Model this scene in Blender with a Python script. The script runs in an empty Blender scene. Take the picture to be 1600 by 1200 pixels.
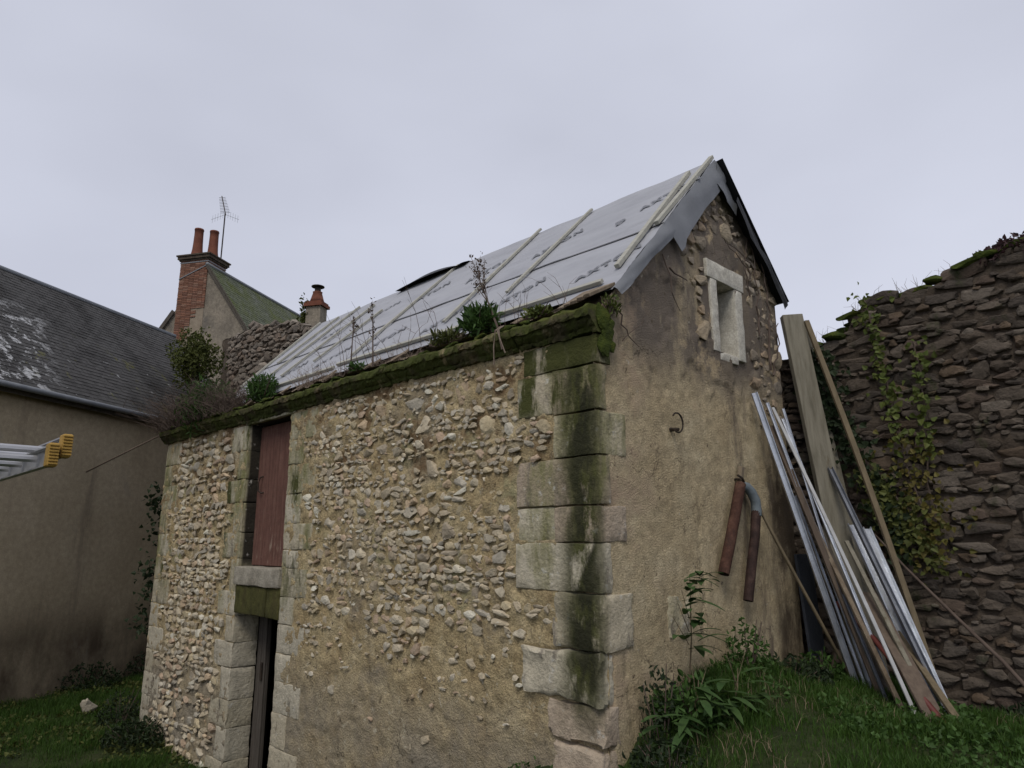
import bpy, bmesh, math, random
import numpy as np
from mathutils import Vector, Matrix, noise
random.seed(7); rng = np.random.default_rng(7)
scene = bpy.context.scene
COL = scene.collection

# ------------------------------------------------------------------ camera
TH, AZ = math.radians(12.5), math.radians(44.5)
Vd = Vector((-math.cos(AZ), math.sin(AZ), 0)); Rt = Vector((math.sin(AZ), math.cos(AZ), 0)); Zu = Vector((0, 0, 1))
Fd = Vd*math.cos(TH) + Zu*math.sin(TH); Up = Zu*math.cos(TH) - Vd*math.sin(TH)
cd = bpy.data.cameras.new('camera'); cam = bpy.data.objects.new('camera', cd); COL.objects.link(cam)
cd.sensor_width = 36; cd.lens = 1109/1600*36; cd.clip_start = .05; cd.clip_end = 2000
m = Matrix((Rt, Up, -Fd)).transposed().to_4x4(); m.translation = Vector((3.385, -4.26, 2.75)); cam.matrix_world = m
scene.camera = cam

# ------------------------------------------------------------------ overcast sky, soft sun
SUN_EL, SUN_AZ = math.radians(52), math.radians(-58)      # from the photographer's side
w = bpy.data.worlds.new('World'); scene.world = w; w.use_nodes = True
nt = w.node_tree; nt.nodes.clear(); N, L = nt.nodes.new, nt.links.new
sky = N('ShaderNodeTexSky'); sky.sky_type = 'NISHITA'; sky.sun_disc = False
sky.sun_elevation = SUN_EL; sky.sun_rotation = math.radians(90) - SUN_AZ
tc = N('ShaderNodeTexCoord')
mp = N('ShaderNodeMapping'); mp.inputs['Scale'].default_value = (1, 1, 2.2); L(tc.outputs['Generated'], mp.inputs[0])
nz = N('ShaderNodeTexNoise'); nz.inputs['Scale'].default_value = 1.5; nz.inputs['Detail'].default_value = 4; nz.inputs['Roughness'].default_value = .45
L(mp.outputs[0], nz.inputs[0])
cr = N('ShaderNodeValToRGB'); L(nz.outputs['Fac'], cr.inputs[0])
cr.color_ramp.elements[0].position = .3; cr.color_ramp.elements[0].color = (.525, .545, .64, 1)
cr.color_ramp.elements[1].position = .7; cr.color_ramp.elements[1].color = (.665, .69, .80, 1)
b1 = N('ShaderNodeBackground'); b1.inputs[1].default_value = .07; L(sky.outputs[0], b1.inputs[0])
sx = N('ShaderNodeSeparateXYZ'); L(tc.outputs['Generated'], sx.inputs[0])
mr = N('ShaderNodeMapRange'); L(sx.outputs['Z'], mr.inputs[0]); mr.inputs[1].default_value = .1; mr.inputs[2].default_value = .75; mr.inputs[3].default_value = 1.1; mr.inputs[4].default_value = .9
b2 = N('ShaderNodeBackground'); L(mr.outputs[0], b2.inputs[1]); L(cr.outputs[0], b2.inputs[0])
mx = N('ShaderNodeMixShader'); mx.inputs[0].default_value = .93; L(b1.outputs[0], mx.inputs[1]); L(b2.outputs[0], mx.inputs[2])
ow = N('ShaderNodeOutputWorld'); L(mx.outputs[0], ow.inputs[0])
sd = bpy.data.lights.new('sun', 'SUN'); sd.energy = 1.5; sd.angle = math.radians(22); sd.color = (1, .95, .86)
so = bpy.data.objects.new('sun', sd); COL.objects.link(so)
sdir = Vector((math.cos(SUN_EL)*math.cos(SUN_AZ), math.cos(SUN_EL)*math.sin(SUN_AZ), math.sin(SUN_EL)))
so.rotation_euler = sdir.to_track_quat('Z', 'Y').to_euler()
vs = scene.view_settings; vs.view_transform = 'Standard'; vs.look = 'None'; vs.exposure = .08; vs.gamma = 1

# ------------------------------------------------------------------ materials
def material(name, cols, scale=3, rough=.9, bump=.3, bscale=30, stretch=(1, 1, 1), rand=None, island=False, layers=(), metal=0, detail=6, spec=.25, trans=0, vary=.25, pos=(.3, .7), grain=0, cracks=0):
    """cols: ramp colours driven by noise. layers: (colour, noise scale, lo, hi, stretch, box) patches laid over.
    box: (axis, a, b, soft) keeps a patch inside a stretch of the thing."""
    mt = bpy.data.materials.new(name); mt.use_nodes = True
    nt = mt.node_tree; N, L = nt.nodes.new, nt.links.new
    bs = nt.nodes['Principled BSDF']; bs.inputs['Roughness'].default_value = rough; bs.inputs['Metallic'].default_value = metal
    bs.inputs['Specular IOR Level'].default_value = spec
    tc = N('ShaderNodeTexCoord'); oi = N('ShaderNodeObjectInfo'); geo = N('ShaderNodeNewGeometry')
    rnd = geo.outputs['Random Per Island'] if island else oi.outputs['Random']
    mul = N('ShaderNodeMath'); mul.operation = 'MULTIPLY'; mul.inputs[1].default_value = 37; L(rnd, mul.inputs[0])
    def nzn(sc, st, det=detail, ro=.6, own=True):
        mp = N('ShaderNodeMapping'); mp.inputs['Scale'].default_value = st; L(geo.outputs['Position'], mp.inputs[0])
        n = N('ShaderNodeTexNoise'); n.noise_dimensions = '4D'; n.inputs['Scale'].default_value = sc; n.inputs['Detail'].default_value = det; n.inputs['Roughness'].default_value = ro
        L(mp.outputs[0], n.inputs['Vector']); 
        if own and (rand or island): L(mul.outputs[0], n.inputs['W'])
        return n.outputs['Fac']
    def ramp(fac, stops):
        r = N('ShaderNodeValToRGB'); L(fac, r.inputs[0]); e = r.color_ramp.elements
        while len(e) < len(stops): e.new(.5)
        for i, (p, c) in enumerate(stops): e[i].position = p; e[i].color = (*c, 1) if len(c) == 3 else c
        return r.outputs['Color']
    k = len(cols)
    col = ramp(nzn(scale, stretch), [(pos[0] + (pos[1]-pos[0])*i/max(1, k-1), c) for i, c in enumerate(cols)])
    def mix(fac, a, b, mode='MIX'):
        x = N('ShaderNodeMix'); x.data_type = 'RGBA'; x.blend_type = mode
        if isinstance(fac, float): x.inputs[0].default_value = fac
        else: L(fac, x.inputs[0])
        L(a, x.inputs[6])
        if isinstance(b, tuple): x.inputs[7].default_value = (*b, 1)
        else: L(b, x.inputs[7])
        return x.outputs[2]
    if rand or island:
        if rand: 
            rc = ramp(rnd, [(i/len(rand), c) for i, c in enumerate(rand)])
            nt.nodes[-1].color_ramp.interpolation = 'CONSTANT'
            col = mix(.66, col, rc)
        mr = N('ShaderNodeMath'); mr.operation = 'FRACT'; L(mul.outputs[0], mr.inputs[0])
        col = mix(vary, col, ramp(mr.outputs[0], [(0, (.25,)*3), (1, (.95,)*3)]), 'OVERLAY')
        # fine mottling on every piece
        col = mix(.3, col, ramp(nzn(24, (1, 1, 1)), [(.35, (.3,)*3), (.65, (.75,)*3)]), 'OVERLAY')
    if grain: col = mix(grain, col, ramp(nzn(55, (1, 1, 1), 6, .7), [(.36, (.2,)*3), (.5, (.5,)*3), (.66, (.82,)*3)]), 'OVERLAY'); col = mix(grain, col, ramp(nzn(11, (1, 1, 1), 5, .6), [(.34, (.25,)*3), (.5, (.5,)*3), (.68, (.78,)*3)]), 'OVERLAY')
    for (c, sc, lo, hi, st, *box) in layers:
        f = nzn(sc, st, 9, .68, False)      # stains run on across joints
        r = ramp(f, [(lo, (0, 0, 0)), (hi, (1, 1, 1))])
        for (ax, a, b, soft) in box:
            sp = N('ShaderNodeSeparateXYZ'); L(geo.outputs['Position'], sp.inputs[0])
            ad = N('ShaderNodeMath'); ad.operation = 'MULTIPLY_ADD'; L(f, ad.inputs[0]); ad.inputs[1].default_value = soft*2; ad.inputs[2].default_value = -soft
            a2 = N('ShaderNodeMath'); L(sp.outputs['xyz'.index(ax)], a2.inputs[0]); L(ad.outputs[0], a2.inputs[1])
            g = N('ShaderNodeMapRange'); g.interpolation_type = 'SMOOTHSTEP'; L(a2.outputs[0], g.inputs[0]); g.inputs[1].default_value = a-soft; g.inputs[2].default_value = a+soft
            h = N('ShaderNodeMapRange'); h.interpolation_type = 'SMOOTHSTEP'; L(a2.outputs[0], h.inputs[0]); h.inputs[1].default_value = b-soft; h.inputs[2].default_value = b+soft; h.inputs[3].default_value = 1; h.inputs[4].default_value = 0
            m1 = N('ShaderNodeMath'); m1.operation = 'MULTIPLY'; L(g.outputs[0], m1.inputs[0]); L(h.outputs[0], m1.inputs[1])
            m2 = N('ShaderNodeMath'); m2.operation = 'MULTIPLY'; L(m1.outputs[0], m2.inputs[0]); L(r, m2.inputs[1]); r = m2.outputs[0]
        col = mix(r, col, c)
    if cracks:
        mp = N('ShaderNodeMapping'); mp.inputs['Scale'].default_value = (1, 1, .7); L(geo.outputs['Position'], mp.inputs[0])
        dn = N('ShaderNodeTexNoise'); dn.inputs['Scale'].default_value = 3.5; dn.inputs['Detail'].default_value = 6; L(mp.outputs[0], dn.inputs['Vector'])
        am = N('ShaderNodeMix'); am.data_type = 'RGBA'; am.blend_type = 'LINEAR_LIGHT'; am.inputs[0].default_value = .35; L(mp.outputs[0], am.inputs[6]); L(dn.outputs['Color'], am.inputs[7])
        vo = N('ShaderNodeTexVoronoi'); vo.feature = 'DISTANCE_TO_EDGE'; vo.inputs['Scale'].default_value = cracks; L(am.outputs[2], vo.inputs['Vector'])
        ck = ramp(vo.outputs['Distance'], [(0, (1, 1, 1)), (.011, (0, 0, 0))]); mk = ramp(nzn(1.3, (1, 1, 1), 2), [(.48, (0, 0, 0)), (.56, (1, 1, 1))])
        mm = N('ShaderNodeMath'); mm.operation = 'MULTIPLY'; L(ck, mm.inputs[0]); L(mk, mm.inputs[1]); m9 = N('ShaderNodeMath'); m9.operation = 'MULTIPLY'; m9.inputs[1].default_value = .8; L(mm.outputs[0], m9.inputs[0])
        col = mix(m9.outputs[0], col, (.055, .042, .03))
    L(col, bs.inputs['Base Color'])
    if bump:
        bp = N('ShaderNodeBump'); bp.inputs['Strength'].default_value = bump; bp.inputs['Distance'].default_value = .03
        L(nzn(bscale, stretch, 8, .65), bp.inputs['Height']); L(bp.outputs[0], bs.inputs['Normal'])
    if trans:
        bs.inputs['Subsurface Weight'].default_value = 0
        tr = N('ShaderNodeBsdfTranslucent'); L(col, tr.inputs[0]); ms = N('ShaderNodeMixShader'); ms.inputs[0].default_value = trans
        L(bs.outputs[0], ms.inputs[1]); L(tr.outputs[0], ms.inputs[2]); L(ms.outputs[0], nt.nodes['Material Output'].inputs[0])
    return mt

def grained(g, *a, **k): return material(*a, grain=g, **k)
V_ = (1, 1, .3)          # streaks running down
MOSS, MOSSD = (.062, .066, .018), (.026, .026, .012)
M = {}
M['plaster'] = material('lime_mortar', [(.31, .225, .115), (.42, .33, .185), (.51, .42, .26)], 2.6, .95, 1, 45, grain=.5, cracks=1.6,
    layers=[((.25, .21, .155), 1.1, .52, .66, (1, 1, .8)), ((.18, .115, .06), 2.0, .50, .60, (1, 1, 1), ('z', 3.3, 5, .4)), ((.27, .235, .18), .8, .3, .55, (1, 1, 1), ('z', -1, 1.25, .5)),
            ((.52, .46, .34), 9, .58, .66, (1, 1, 1)), ((.09, .07, .045), 11, .60, .66, (1, 1, .6)), ((.30, .29, .16), 1.5, .54, .66, (1, 1, 1), ('z', 2.2, 5, .5))])
M['gable'] = material('weathered_render', [(.39, .305, .185), (.47, .38, .24), (.54, .455, .305)], 1.9, .95, .8, 65, grain=.4, cracks=1.5,
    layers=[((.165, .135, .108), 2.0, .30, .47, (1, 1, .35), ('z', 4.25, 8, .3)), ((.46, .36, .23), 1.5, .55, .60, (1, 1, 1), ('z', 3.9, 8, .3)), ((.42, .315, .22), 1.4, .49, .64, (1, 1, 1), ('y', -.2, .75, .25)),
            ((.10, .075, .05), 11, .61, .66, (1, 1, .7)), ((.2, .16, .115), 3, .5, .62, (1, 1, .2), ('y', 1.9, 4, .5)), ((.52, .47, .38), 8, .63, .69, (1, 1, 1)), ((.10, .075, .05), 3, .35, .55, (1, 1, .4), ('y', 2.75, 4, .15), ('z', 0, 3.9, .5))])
RUB = [(.45, .365, .24), (.52, .45, .325), (.39, .31, .20), (.62, .57, .46), (.42, .285, .185), (.45, .36, .205), (.34, .30, .23), (.49, .345, .205), (.47, .395, .275), (.42, .34, .22), (.37, .335, .27), (.55, .48, .36), (.30, .24, .165)]
M['rubble'] = material('rubble_stone', [(.3, .26, .2), (.5, .46, .38)], 9, .9, .7, 40, rand=RUB)
M['rubble_i'] = material('rubble_stone_small', [(.3, .26, .2), (.5, .46, .38)], 9, .9, .7, 40, rand=RUB, island=True)
DRK = [(.074, .056, .042), (.101, .080, .062), (.047, .036, .028), (.086, .059, .044), (.140, .117, .095), (.066, .053, .042), (.098, .066, .041), (.041, .033, .028), (.117, .094, .074)]
mossw = ((.03, .04, .012), 2.5, .56, .66, (1, 1, .6))
M['gabstone'] = material('gable_stone', [(.22, .175, .125), (.40, .33, .24)], 9, .92, .8, 45, rand=[(.36, .29, .20), (.30, .25, .19), (.24, .20, .16), (.40, .33, .235), (.33, .24, .16), (.27, .235, .195)])
M['gabstone_i'] = M['gabstone']
MID = [(.17, .14, .112), (.22, .185, .15), (.13, .105, .085), (.26, .225, .185), (.19, .14, .105), (.15, .13, .11)]
M['mid'] = material('ruin_stone', [(.12, .10, .08), (.26, .22, .18)], 8, .92, .8, 35, rand=MID)
M['mid_i'] = material('ruin_stone_small', [(.12, .10, .08), (.26, .22, .18)], 8, .92, .8, 35, rand=MID, island=True)
M['dark'] = material('dark_garden_stone', [(.05, .04, .032), (.15, .125, .10)], 8, .92, .8, 35, rand=DRK, layers=[mossw])
M['dark_i'] = material('dark_garden_stone_small', [(.05, .04, .032), (.15, .125, .10)], 8, .92, .8, 35, rand=DRK, island=True, layers=[mossw])
M['dmortar'] = material('dark_earth_mortar', [(.048, .036, .027), (.115, .09, .067)], 4, .95, 1, 25)
M['quoin'] = material('limestone_quoin', [(.31, .26, .18), (.44, .38, .27), (.50, .45, .34)], 4, .9, .8, 30, rand=[(.50, .44, .31), (.45, .40, .28), (.54, .49, .38), (.40, .31, .24), (.49, .43, .32)], vary=.1,
    layers=[((.21, .20, .09), 2.2, .46, .60, V_, ('z', 2.2, 5, .3)), ((.15, .13, .11), 5, .55, .66, (1, 1, .35)), ((.54, .52, .46), 9, .58, .66, (1, 1, 1)), (MOSS, 5.5, .35, .46, (1, 1, .45), ('x', -.36, .03, .14), ('z', 1.5, 5, .3), ('y', -.3, .03, .05)), (MOSSD, 6, .41, .52, (1, 1, .4), ('x', -.30, .0, .12), ('z', 1.6, 5, .3), ('y', -.3, .02, .04)), (MOSS, 3.2, .50, .56, V_, ('z', 3.75, 5, .12)), (MOSS, 3, .40, .5, V_, ('z', 4.1, 5, .06))])
M['jamb'] = material('limestone_jamb', [(.28, .24, .17), (.42, .37, .28), (.48, .44, .35)], 4, .9, .8, 30, rand=[(.42, .37, .27), (.37, .33, .24), (.46, .42, .33)], vary=.1,
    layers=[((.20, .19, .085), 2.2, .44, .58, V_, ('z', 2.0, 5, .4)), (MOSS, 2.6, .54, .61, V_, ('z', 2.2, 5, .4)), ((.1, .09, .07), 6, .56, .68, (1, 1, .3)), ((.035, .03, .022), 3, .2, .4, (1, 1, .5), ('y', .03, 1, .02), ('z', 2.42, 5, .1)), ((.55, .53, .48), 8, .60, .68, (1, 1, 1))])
M['mosslintel'] = grained(0.4, 'mossy_lintel', [(.028, .026, .01), (.075, .072, .022), (.045, .033, .015)], 4, .95, .8, 35, V_)
M['cornice'] = grained(0.4, 'mossy_cornice', [(.022, .019, .012), (.045, .04, .018), (.085, .07, .038), (.18, .14, .075)], 3.2, .95, .9, 30, (1, 1, .5), rand=None,
    layers=[((.095, .105, .02), 4, .40, .52, (1, 1, 1), ('z', 4.535, 5, .02)), ((.06, .07, .016), 3, .42, .52, (1, 1, 1)), ((.26, .21, .12), 2.5, .60, .68, (1, 1, .3))])
M['moss'] = material('moss_cushion', [(.022, .03, .006), (.055, .075, .011), (.10, .11, .017)], 9, 1, 1, 60)
M['soil'] = grained(0.4, 'old_mortar_soil', [(.06, .045, .032), (.13, .095, .07), (.2, .16, .12)], 8, 1, 1, 30)
M['cleanstone'] = grained(0.4, 'dressed_limestone', [(.46, .43, .36), (.56, .53, .46)], 5, .85, .3, 40, layers=[((.3, .28, .24), 7, .62, .74, (1, 1, .4))])
M['sill'] = grained(0.4, 'grey_sill_stone', [(.24, .215, .17), (.36, .33, .27)], 6, .9, .5, 40)
M['membrane'] = material('grey_roof_membrane', [(.29, .295, .32), (.335, .34, .365), (.365, .37, .395)], 1.6, .6, .12, 90, (1, 3, 3), spec=.35, layers=[((.25, .255, .27), 3, .56, .74, (.3, 1.5, 1.5))])
M['flap'] = material('grey_membrane_flap', [(.13, .137, .15), (.18, .187, .20)], 3, .5, .12, 60, spec=.4)
M['black'] = material('black_membrane', [(.012, .012, .014), (.028, .028, .03)], 5, .6, .3, 20)
M['print'] = material('grey_print', [(.15, .155, .17), (.20, .205, .22)], 40, .65, 0)
M['seam'] = material('seam_shadow_line', [(.05, .05, .055), (.09, .09, .1)], 20, .8, 0)
M['batten'] = material('pale_batten_wood', [(.33, .32, .275), (.45, .44, .38)], 6, .8, .3, 60, (.4, 4, 4), layers=[((.22, .2, .13), 5, .58, .7, (1, 1, 1))])
M['oldwood'] = material('weathered_wood', [(.12, .09, .06), (.22, .17, .12), (.30, .25, .18)], 5, .9, .5, 50, (3, 3, .5), rand=None)
M['plank'] = material('grey_green_plank', [(.135, .122, .09), (.20, .182, .14), (.25, .228, .178)], 5, .8, .35, 45, (5, 5, .35), layers=[((.12, .095, .06), 3, .6, .68, (2, 2, .6))])
M['tan'] = material('tan_timber', [(.115, .09, .055), (.185, .145, .09)], 6, .75, .3, 50, (4, 4, .4))
M['brownwood'] = material('brown_timber', [(.09, .066, .05), (.155, .118, .088)], 6, .8, .3, 50, (4, 4, .4))
M['door'] = grained(0.25, 'faded_red_paint', [(.10, .046, .036), (.14, .068, .052), (.18, .098, .075)], 4, .85, .5, 40, (6, 6, .5), layers=[((.30, .22, .17), 7, .57, .66, (4, 4, .6), ('z', 2.2, 3.2, .4)), ((.28, .2, .16), 16, .66, .7, (2, 2, 1))])
M['darkdoor'] = material('dark_old_door', [(.06, .05, .042), (.11, .095, .08)], 5, .9, .5, 40, (6, 6, .5))
M['void'] = material('interior_shade', [(.02, .018, .015), (.035, .03, .026)], 3, 1, 0)  # near-black colour carries the darkness of the unlit inside
M['iron'] = material('black_iron', [(.02, .016, .013), (.05, .035, .025)], 20, .7, .3)
M['rust'] = grained(0.4, 'rusty_pipe', [(.036, .018, .013), (.07, .032, .022), (.12, .065, .045)], 9, .85, .5, 50, layers=[((.045, .025, .02), 6, .55, .65, (1, 1, .4))])
M['rustdark'] = grained(0.4, 'dark_rusty_pipe', [(.018, .011, .010), (.04, .022, .018), (.085, .05, .04)], 9, .75, .5, 50)
M['greypipe'] = material('grey_painted_elbow', [(.12, .145, .16), (.17, .195, .21)], 12, .55, .2, 50, layers=[((.09, .05, .035), 8, .58, .68, (1, 1, 1))])
M['zinc'] = material('galvanised_steel', [(.42, .44, .48), (.62, .65, .70)], 7, .38, .1, 60, metal=.75, layers=[((.2, .2, .22), 9, .58, .7, (1, 1, .3))])
M['zincdark'] = material('dull_steel', [(.15, .16, .185), (.25, .265, .30)], 7, .45, .1, 60, metal=.7)
M['pvc'] = material('white_strip', [(.32, .32, .32), (.44, .44, .44)], 7, .5, .1)
M['redpvc'] = material('red_conduit', [(.10, .028, .024), (.15, .04, .032)], 7, .5, .15)
M['slab'] = material('dark_blue_slab', [(.022, .026, .034), (.045, .05, .06)], 4, .8, .4, 30)
M['alu'] = material('ladder_aluminium', [(.40, .40, .41), (.5, .5, .51)], 6, .42, .08, 60, metal=.6)
M['yellow'] = material('yellow_rubber', [(.30, .18, .04), (.42, .26, .06)], 12, .6, .3)
M['slate'] = material('slate', [(.05, .048, .046), (.07, .067, .064)], 4, .75, .4, 30, island=True, vary=.08,
    layers=[((.03, .028, .026), 1.2, .48, .62, (1, 1, .35)), ((.40, .40, .40), 3.2, .53, .56, (1, 1, 1), ('y', -20, -1.2, .4), ('z', 4, 7.6, .3)), ((.36, .36, .36), 4.5, .63, .65, (1, 1, 1), ('z', 4, 7.0, .4)), ((.15, .145, .03), 3, .58, .68, (1, 1, .5), ('y', -1.6, 9, .4), ('z', 4, 7.2, .4))])
M['slategreen'] = material('mossy_slate', [(.06, .07, .045), (.10, .11, .07), (.12, .125, .11)], 2, .8, .4, 30, island=True, vary=.15, layers=[((.085, .10, .03), 1.1, .45, .6, (1, 1, .4))])
M['render'] = grained(0.25, 'beige_house_render', [(.34, .275, .18), (.39, .32, .215), (.43, .355, .245)], .7, .95, .3, 40,
    layers=[((.16, .13, .095), 1.6, .55, .75, (1, 1, .12)), ((.10, .075, .05), .9, .34, .6, (1, 1, .6), ('z', -1, 1.3, .5)), ((.27, .24, .19), 1.2, .57, .75, (1, 1, .5))])
M['grender'] = grained(0.4, 'grey_gable_render', [(.15, .13, .105), (.22, .19, .15), (.27, .23, .18)], 1.4, .95, .6, 22, layers=[((.11, .1, .09), 2, .55, .7, (1, 1, .4))])
M['brick'] = material('chimney_brick', [(.13, .062, .04), (.21, .11, .075)], 6, .9, .5, 40, rand=[(.16, .075, .048), (.21, .10, .065), (.12, .058, .04), (.24, .145, .105), (.18, .095, .07)], island=True)
M['bmortar'] = material('brick_mortar', [(.2, .16, .12), (.3, .25, .19)], 5, .95, .6)
M['terracotta'] = material('terracotta_pot', [(.12, .042, .027), (.20, .075, .045)], 4, .85, .3, layers=[((.09, .05, .04), 4, .56, .7, (1, 1, .4))])
M['zincflash'] = material('lead_flashing', [(.16, .17, .185), (.23, .24, .25)], 6, .6, .2, metal=.2)
M['ground'] = grained(0.4, 'dark_soil_turf', [(.014, .02, .006), (.028, .04, .01), (.04, .045, .018)], 3, 1, 1, 18)
def leafmat(name, cols, vary=.3): return material(name, cols, 5, .65, 0, island=True, vary=vary, trans=.22, spec=.3)
M['grass'] = leafmat('grass_blades', [(.017, .045, .005), (.036, .08, .009), (.055, .092, .015)])
M['drygrass'] = leafmat('dry_stalks', [(.16, .12, .07), (.26, .2, .13)])
M['leaf'] = leafmat('bright_ivy_leaf', [(.055, .08, .015), (.09, .115, .024), (.11, .11, .025)])
M['leafy'] = leafmat('yellowing_ivy_leaf', [(.07, .08, .016), (.12, .095, .022), (.055, .07, .014)])
M['leafdark'] = leafmat('dark_leaf', [(.012, .022, .008), (.026, .042, .014)])
M['leafshrub'] = leafmat('green_shrub_leaf', [(.028, .065, .012), (.05, .10, .02), (.035, .07, .02)])
M['leafbush'] = leafmat('olive_bush_leaf', [(.05, .062, .015), (.085, .095, .022), (.035, .05, .012)])
M['bamboo'] = leafmat('bamboo_leaf', [(.035, .075, .02), (.06, .105, .03)], .15)
M['twig'] = material('dead_twig', [(.07, .05, .04), (.14, .105, .085)], 9, .9, 0)
M['twiglight'] = material('pale_dead_stalk', [(.17, .13, .10), (.26, .2, .16)], 9, .9, 0)
M['bramble'] = leafmat('dark_bramble_leaf', [(.045, .022, .025), (.06, .03, .03)])

# ------------------------------------------------------------------ helpers
def mesh(name, v, f, smooth=False):
    me = bpy.data.meshes.new(name); me.from_pydata([tuple(p) for p in v], [], [tuple(x) for x in f])
    if smooth: me.polygons.foreach_set('use_smooth', [True]*len(me.polygons))
    me.update(); return me
def obj(name, me, mat, parent=None, kind=None, label=None):
    if isinstance(me, tuple): me = mesh(name, *me)
    if mat is not None and len(me.materials) == 0: me.materials.append(M[mat] if isinstance(mat, str) else mat)
    o = bpy.data.objects.new(name, me); COL.objects.link(o)
    if parent is not None:
        o.parent = parent
        if parent.type == 'EMPTY': o.matrix_parent_inverse = Matrix.Translation(-parent.location)
    if kind: o['kind'] = kind
    if label: o['label'] = label
    return o
def tag(o, label, cat, group=None):
    o['label'] = label; o['category'] = cat
    if group: o['group'] = group
    return o
def thing(name, label, cat, loc=(0, 0, 0), group=None):
    o = bpy.data.objects.new(name, None); o.empty_display_size = .1; COL.objects.link(o); o.location = loc
    return tag(o, label, cat, group)
def bm_mesh(bm, name, smooth=False):
    me = bpy.data.meshes.new(name); bm.to_mesh(me); bm.free()
    if smooth: me.polygons.foreach_set('use_smooth', [True]*len(me.polygons))
    return me
def fbm(p, s, o=4): return noise.fractal(Vector(p)*s, 1.0, 2.0, o, noise_basis='PERLIN_ORIGINAL')
def box(x0, x1, y0, y1, z0, z1, bev=.004):
    bm = bmesh.new(); bmesh.ops.create_cube(bm, size=1, matrix=Matrix.Translation(((x0+x1)/2, (y0+y1)/2, (z0+z1)/2)) @ Matrix.Diagonal((x1-x0, y1-y0, z1-z0, 1)))
    if bev: bmesh.ops.bevel(bm, geom=bm.edges[:], offset=bev, segments=1, affect='EDGES')
    return bm_mesh(bm, 'box')
def block(x0, x1, y0, y1, z0, z1, bev=.014, rough=.008, cell=.07, seed=0, cut=None):
    """a dressed stone with worn, uneven faces and rounded arrises"""
    n = [max(2, min(14, int(round((b-a)/cell)))) for a, b in ((x0, x1), (y0, y1), (z0, z1))]
    co = []
    for (a, b), m_ in zip(((x0, x1), (y0, y1), (z0, z1)), n):
        e = min(bev*1.1, (b-a)*.2); co.append([a] + list(np.linspace(a+e, b-e, m_+1)) + [b])
    n = [m_+2 for m_ in n]
    pts, faces, idx = [], [], {}
    def vid(i, j, k):
        if (i, j, k) not in idx:
            idx[(i, j, k)] = len(pts)
            p = [co[0][i], co[1][j], co[2][k]]
            ed = [i in (0, n[0]), j in (0, n[1]), k in (0, n[2])]
            c = ((x0+x1)/2, (y0+y1)/2, (z0+z1)/2)
            if sum(ed) >= 2:
                for a in range(3):
                    if ed[a]: p[a] += bev*(1 if p[a] < c[a] else -1)*(.45 if sum(ed) == 2 else .7)*(.5+2.2*max(0, fbm(p, 7)))
            q = Vector(p); s = Vector((seed*1.7, seed*.9, 0))
            d = Vector((fbm(q+s, 5), fbm(q+s+Vector((9, 3, 1)), 5), fbm(q+s+Vector((2, 8, 5)), 5)))*rough*1.6 + Vector((fbm(q+s, 17), fbm(q+s+Vector((4, 4, 4)), 17), 0))*rough
            pts.append(q+d)
        return idx[(i, j, k)]
    for a in range(3):
        b, c = (a+1) % 3, (a+2) % 3
        for side in (0, n[a]):
            for i in range(n[b]):
                for j in range(n[c]):
                    q = []
                    for (u, v) in ((0, 0), (1, 0), (1, 1), (0, 1)):
                        t = [0, 0, 0]; t[a] = side; t[b] = i+u; t[c] = j+v; q.append(vid(*t))
                    faces.append(q if side else q[::-1])
    me = mesh('block', pts, faces, True); me.set_sharp_from_angle(angle=.6); return me
def tube(pts, r, n=6, cap=True):
    pts = [Vector(p) for p in pts]; r = r if isinstance(r, (list, tuple)) else [r]*len(pts)
    v, f = [], []
    ref = Vector((.31, .2, .93)) 
    for i, p in enumerate(pts):
        t = (pts[min(i+1, len(pts)-1)] - pts[max(i-1, 0)]).normalized()
        a = t.cross(ref); a = (a if a.length > .1 else t.cross(Vector((1, 0, 0)))).normalized(); b = t.cross(a)
        for k in range(n):
            an = 2*math.pi*k/n; v.append(p + (a*math.cos(an) + b*math.sin(an))*r[i])
        if i:
            for k in range(n): f.append((len(v)-2*n+k, len(v)-2*n+(k+1) % n, len(v)-n+(k+1) % n, len(v)-n+k))
    if cap: f.append(tuple(range(n))[::-1]); f.append(tuple(range(len(v)-n, len(v))))
    return v, f
def join(parts):
    v, f = [], []
    for pv, pf in parts:
        o = len(v); v.extend(pv); f.extend([tuple(i+o for i in x) for x in pf])
    return v, f
def beam(p0, p1, wd, th, side=Vector((0, 0, 1)), bev=.003, bow=0, segs=1):
    """a straight (or slightly bowed) length of rectangular timber or metal between two points"""
    p0, p1 = Vector(p0), Vector(p1); t = (p1-p0).normalized(); a = (side - t*side.dot(t)).normalized(); b = t.cross(a)
    v, f = [], []
    for i in range(segs+1):
        k = i/segs; c = p0.lerp(p1, k) + b*bow*math.sin(math.pi*k)
        for (sa, sb) in ((-1, -1), (1, -1), (1, 1), (-1, 1)): v.append(c + a*sa*wd/2 + b*sb*th/2)
    for i in range(segs):
        for k in range(4): f.append((4*i+k, 4*i+(k+1) % 4, 4*i+4+(k+1) % 4, 4*i+4+k))
    f.append((3, 2, 1, 0)); f.append(tuple(4*segs+k for k in range(4)))
    bm = bmesh.new(); vs = [bm.verts.new(p) for p in v]
    for x in f: bm.faces.new([vs[i] for i in x])
    bmesh.ops.recalc_face_normals(bm, faces=bm.faces[:])
    if bev: bmesh.ops.bevel(bm, geom=[e for e in bm.edges if len(e.link_faces) == 2 and e.calc_face_angle(0) > .5], offset=bev, segments=1, affect='EDGES')
    return bm_mesh(bm, 'beam')
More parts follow.
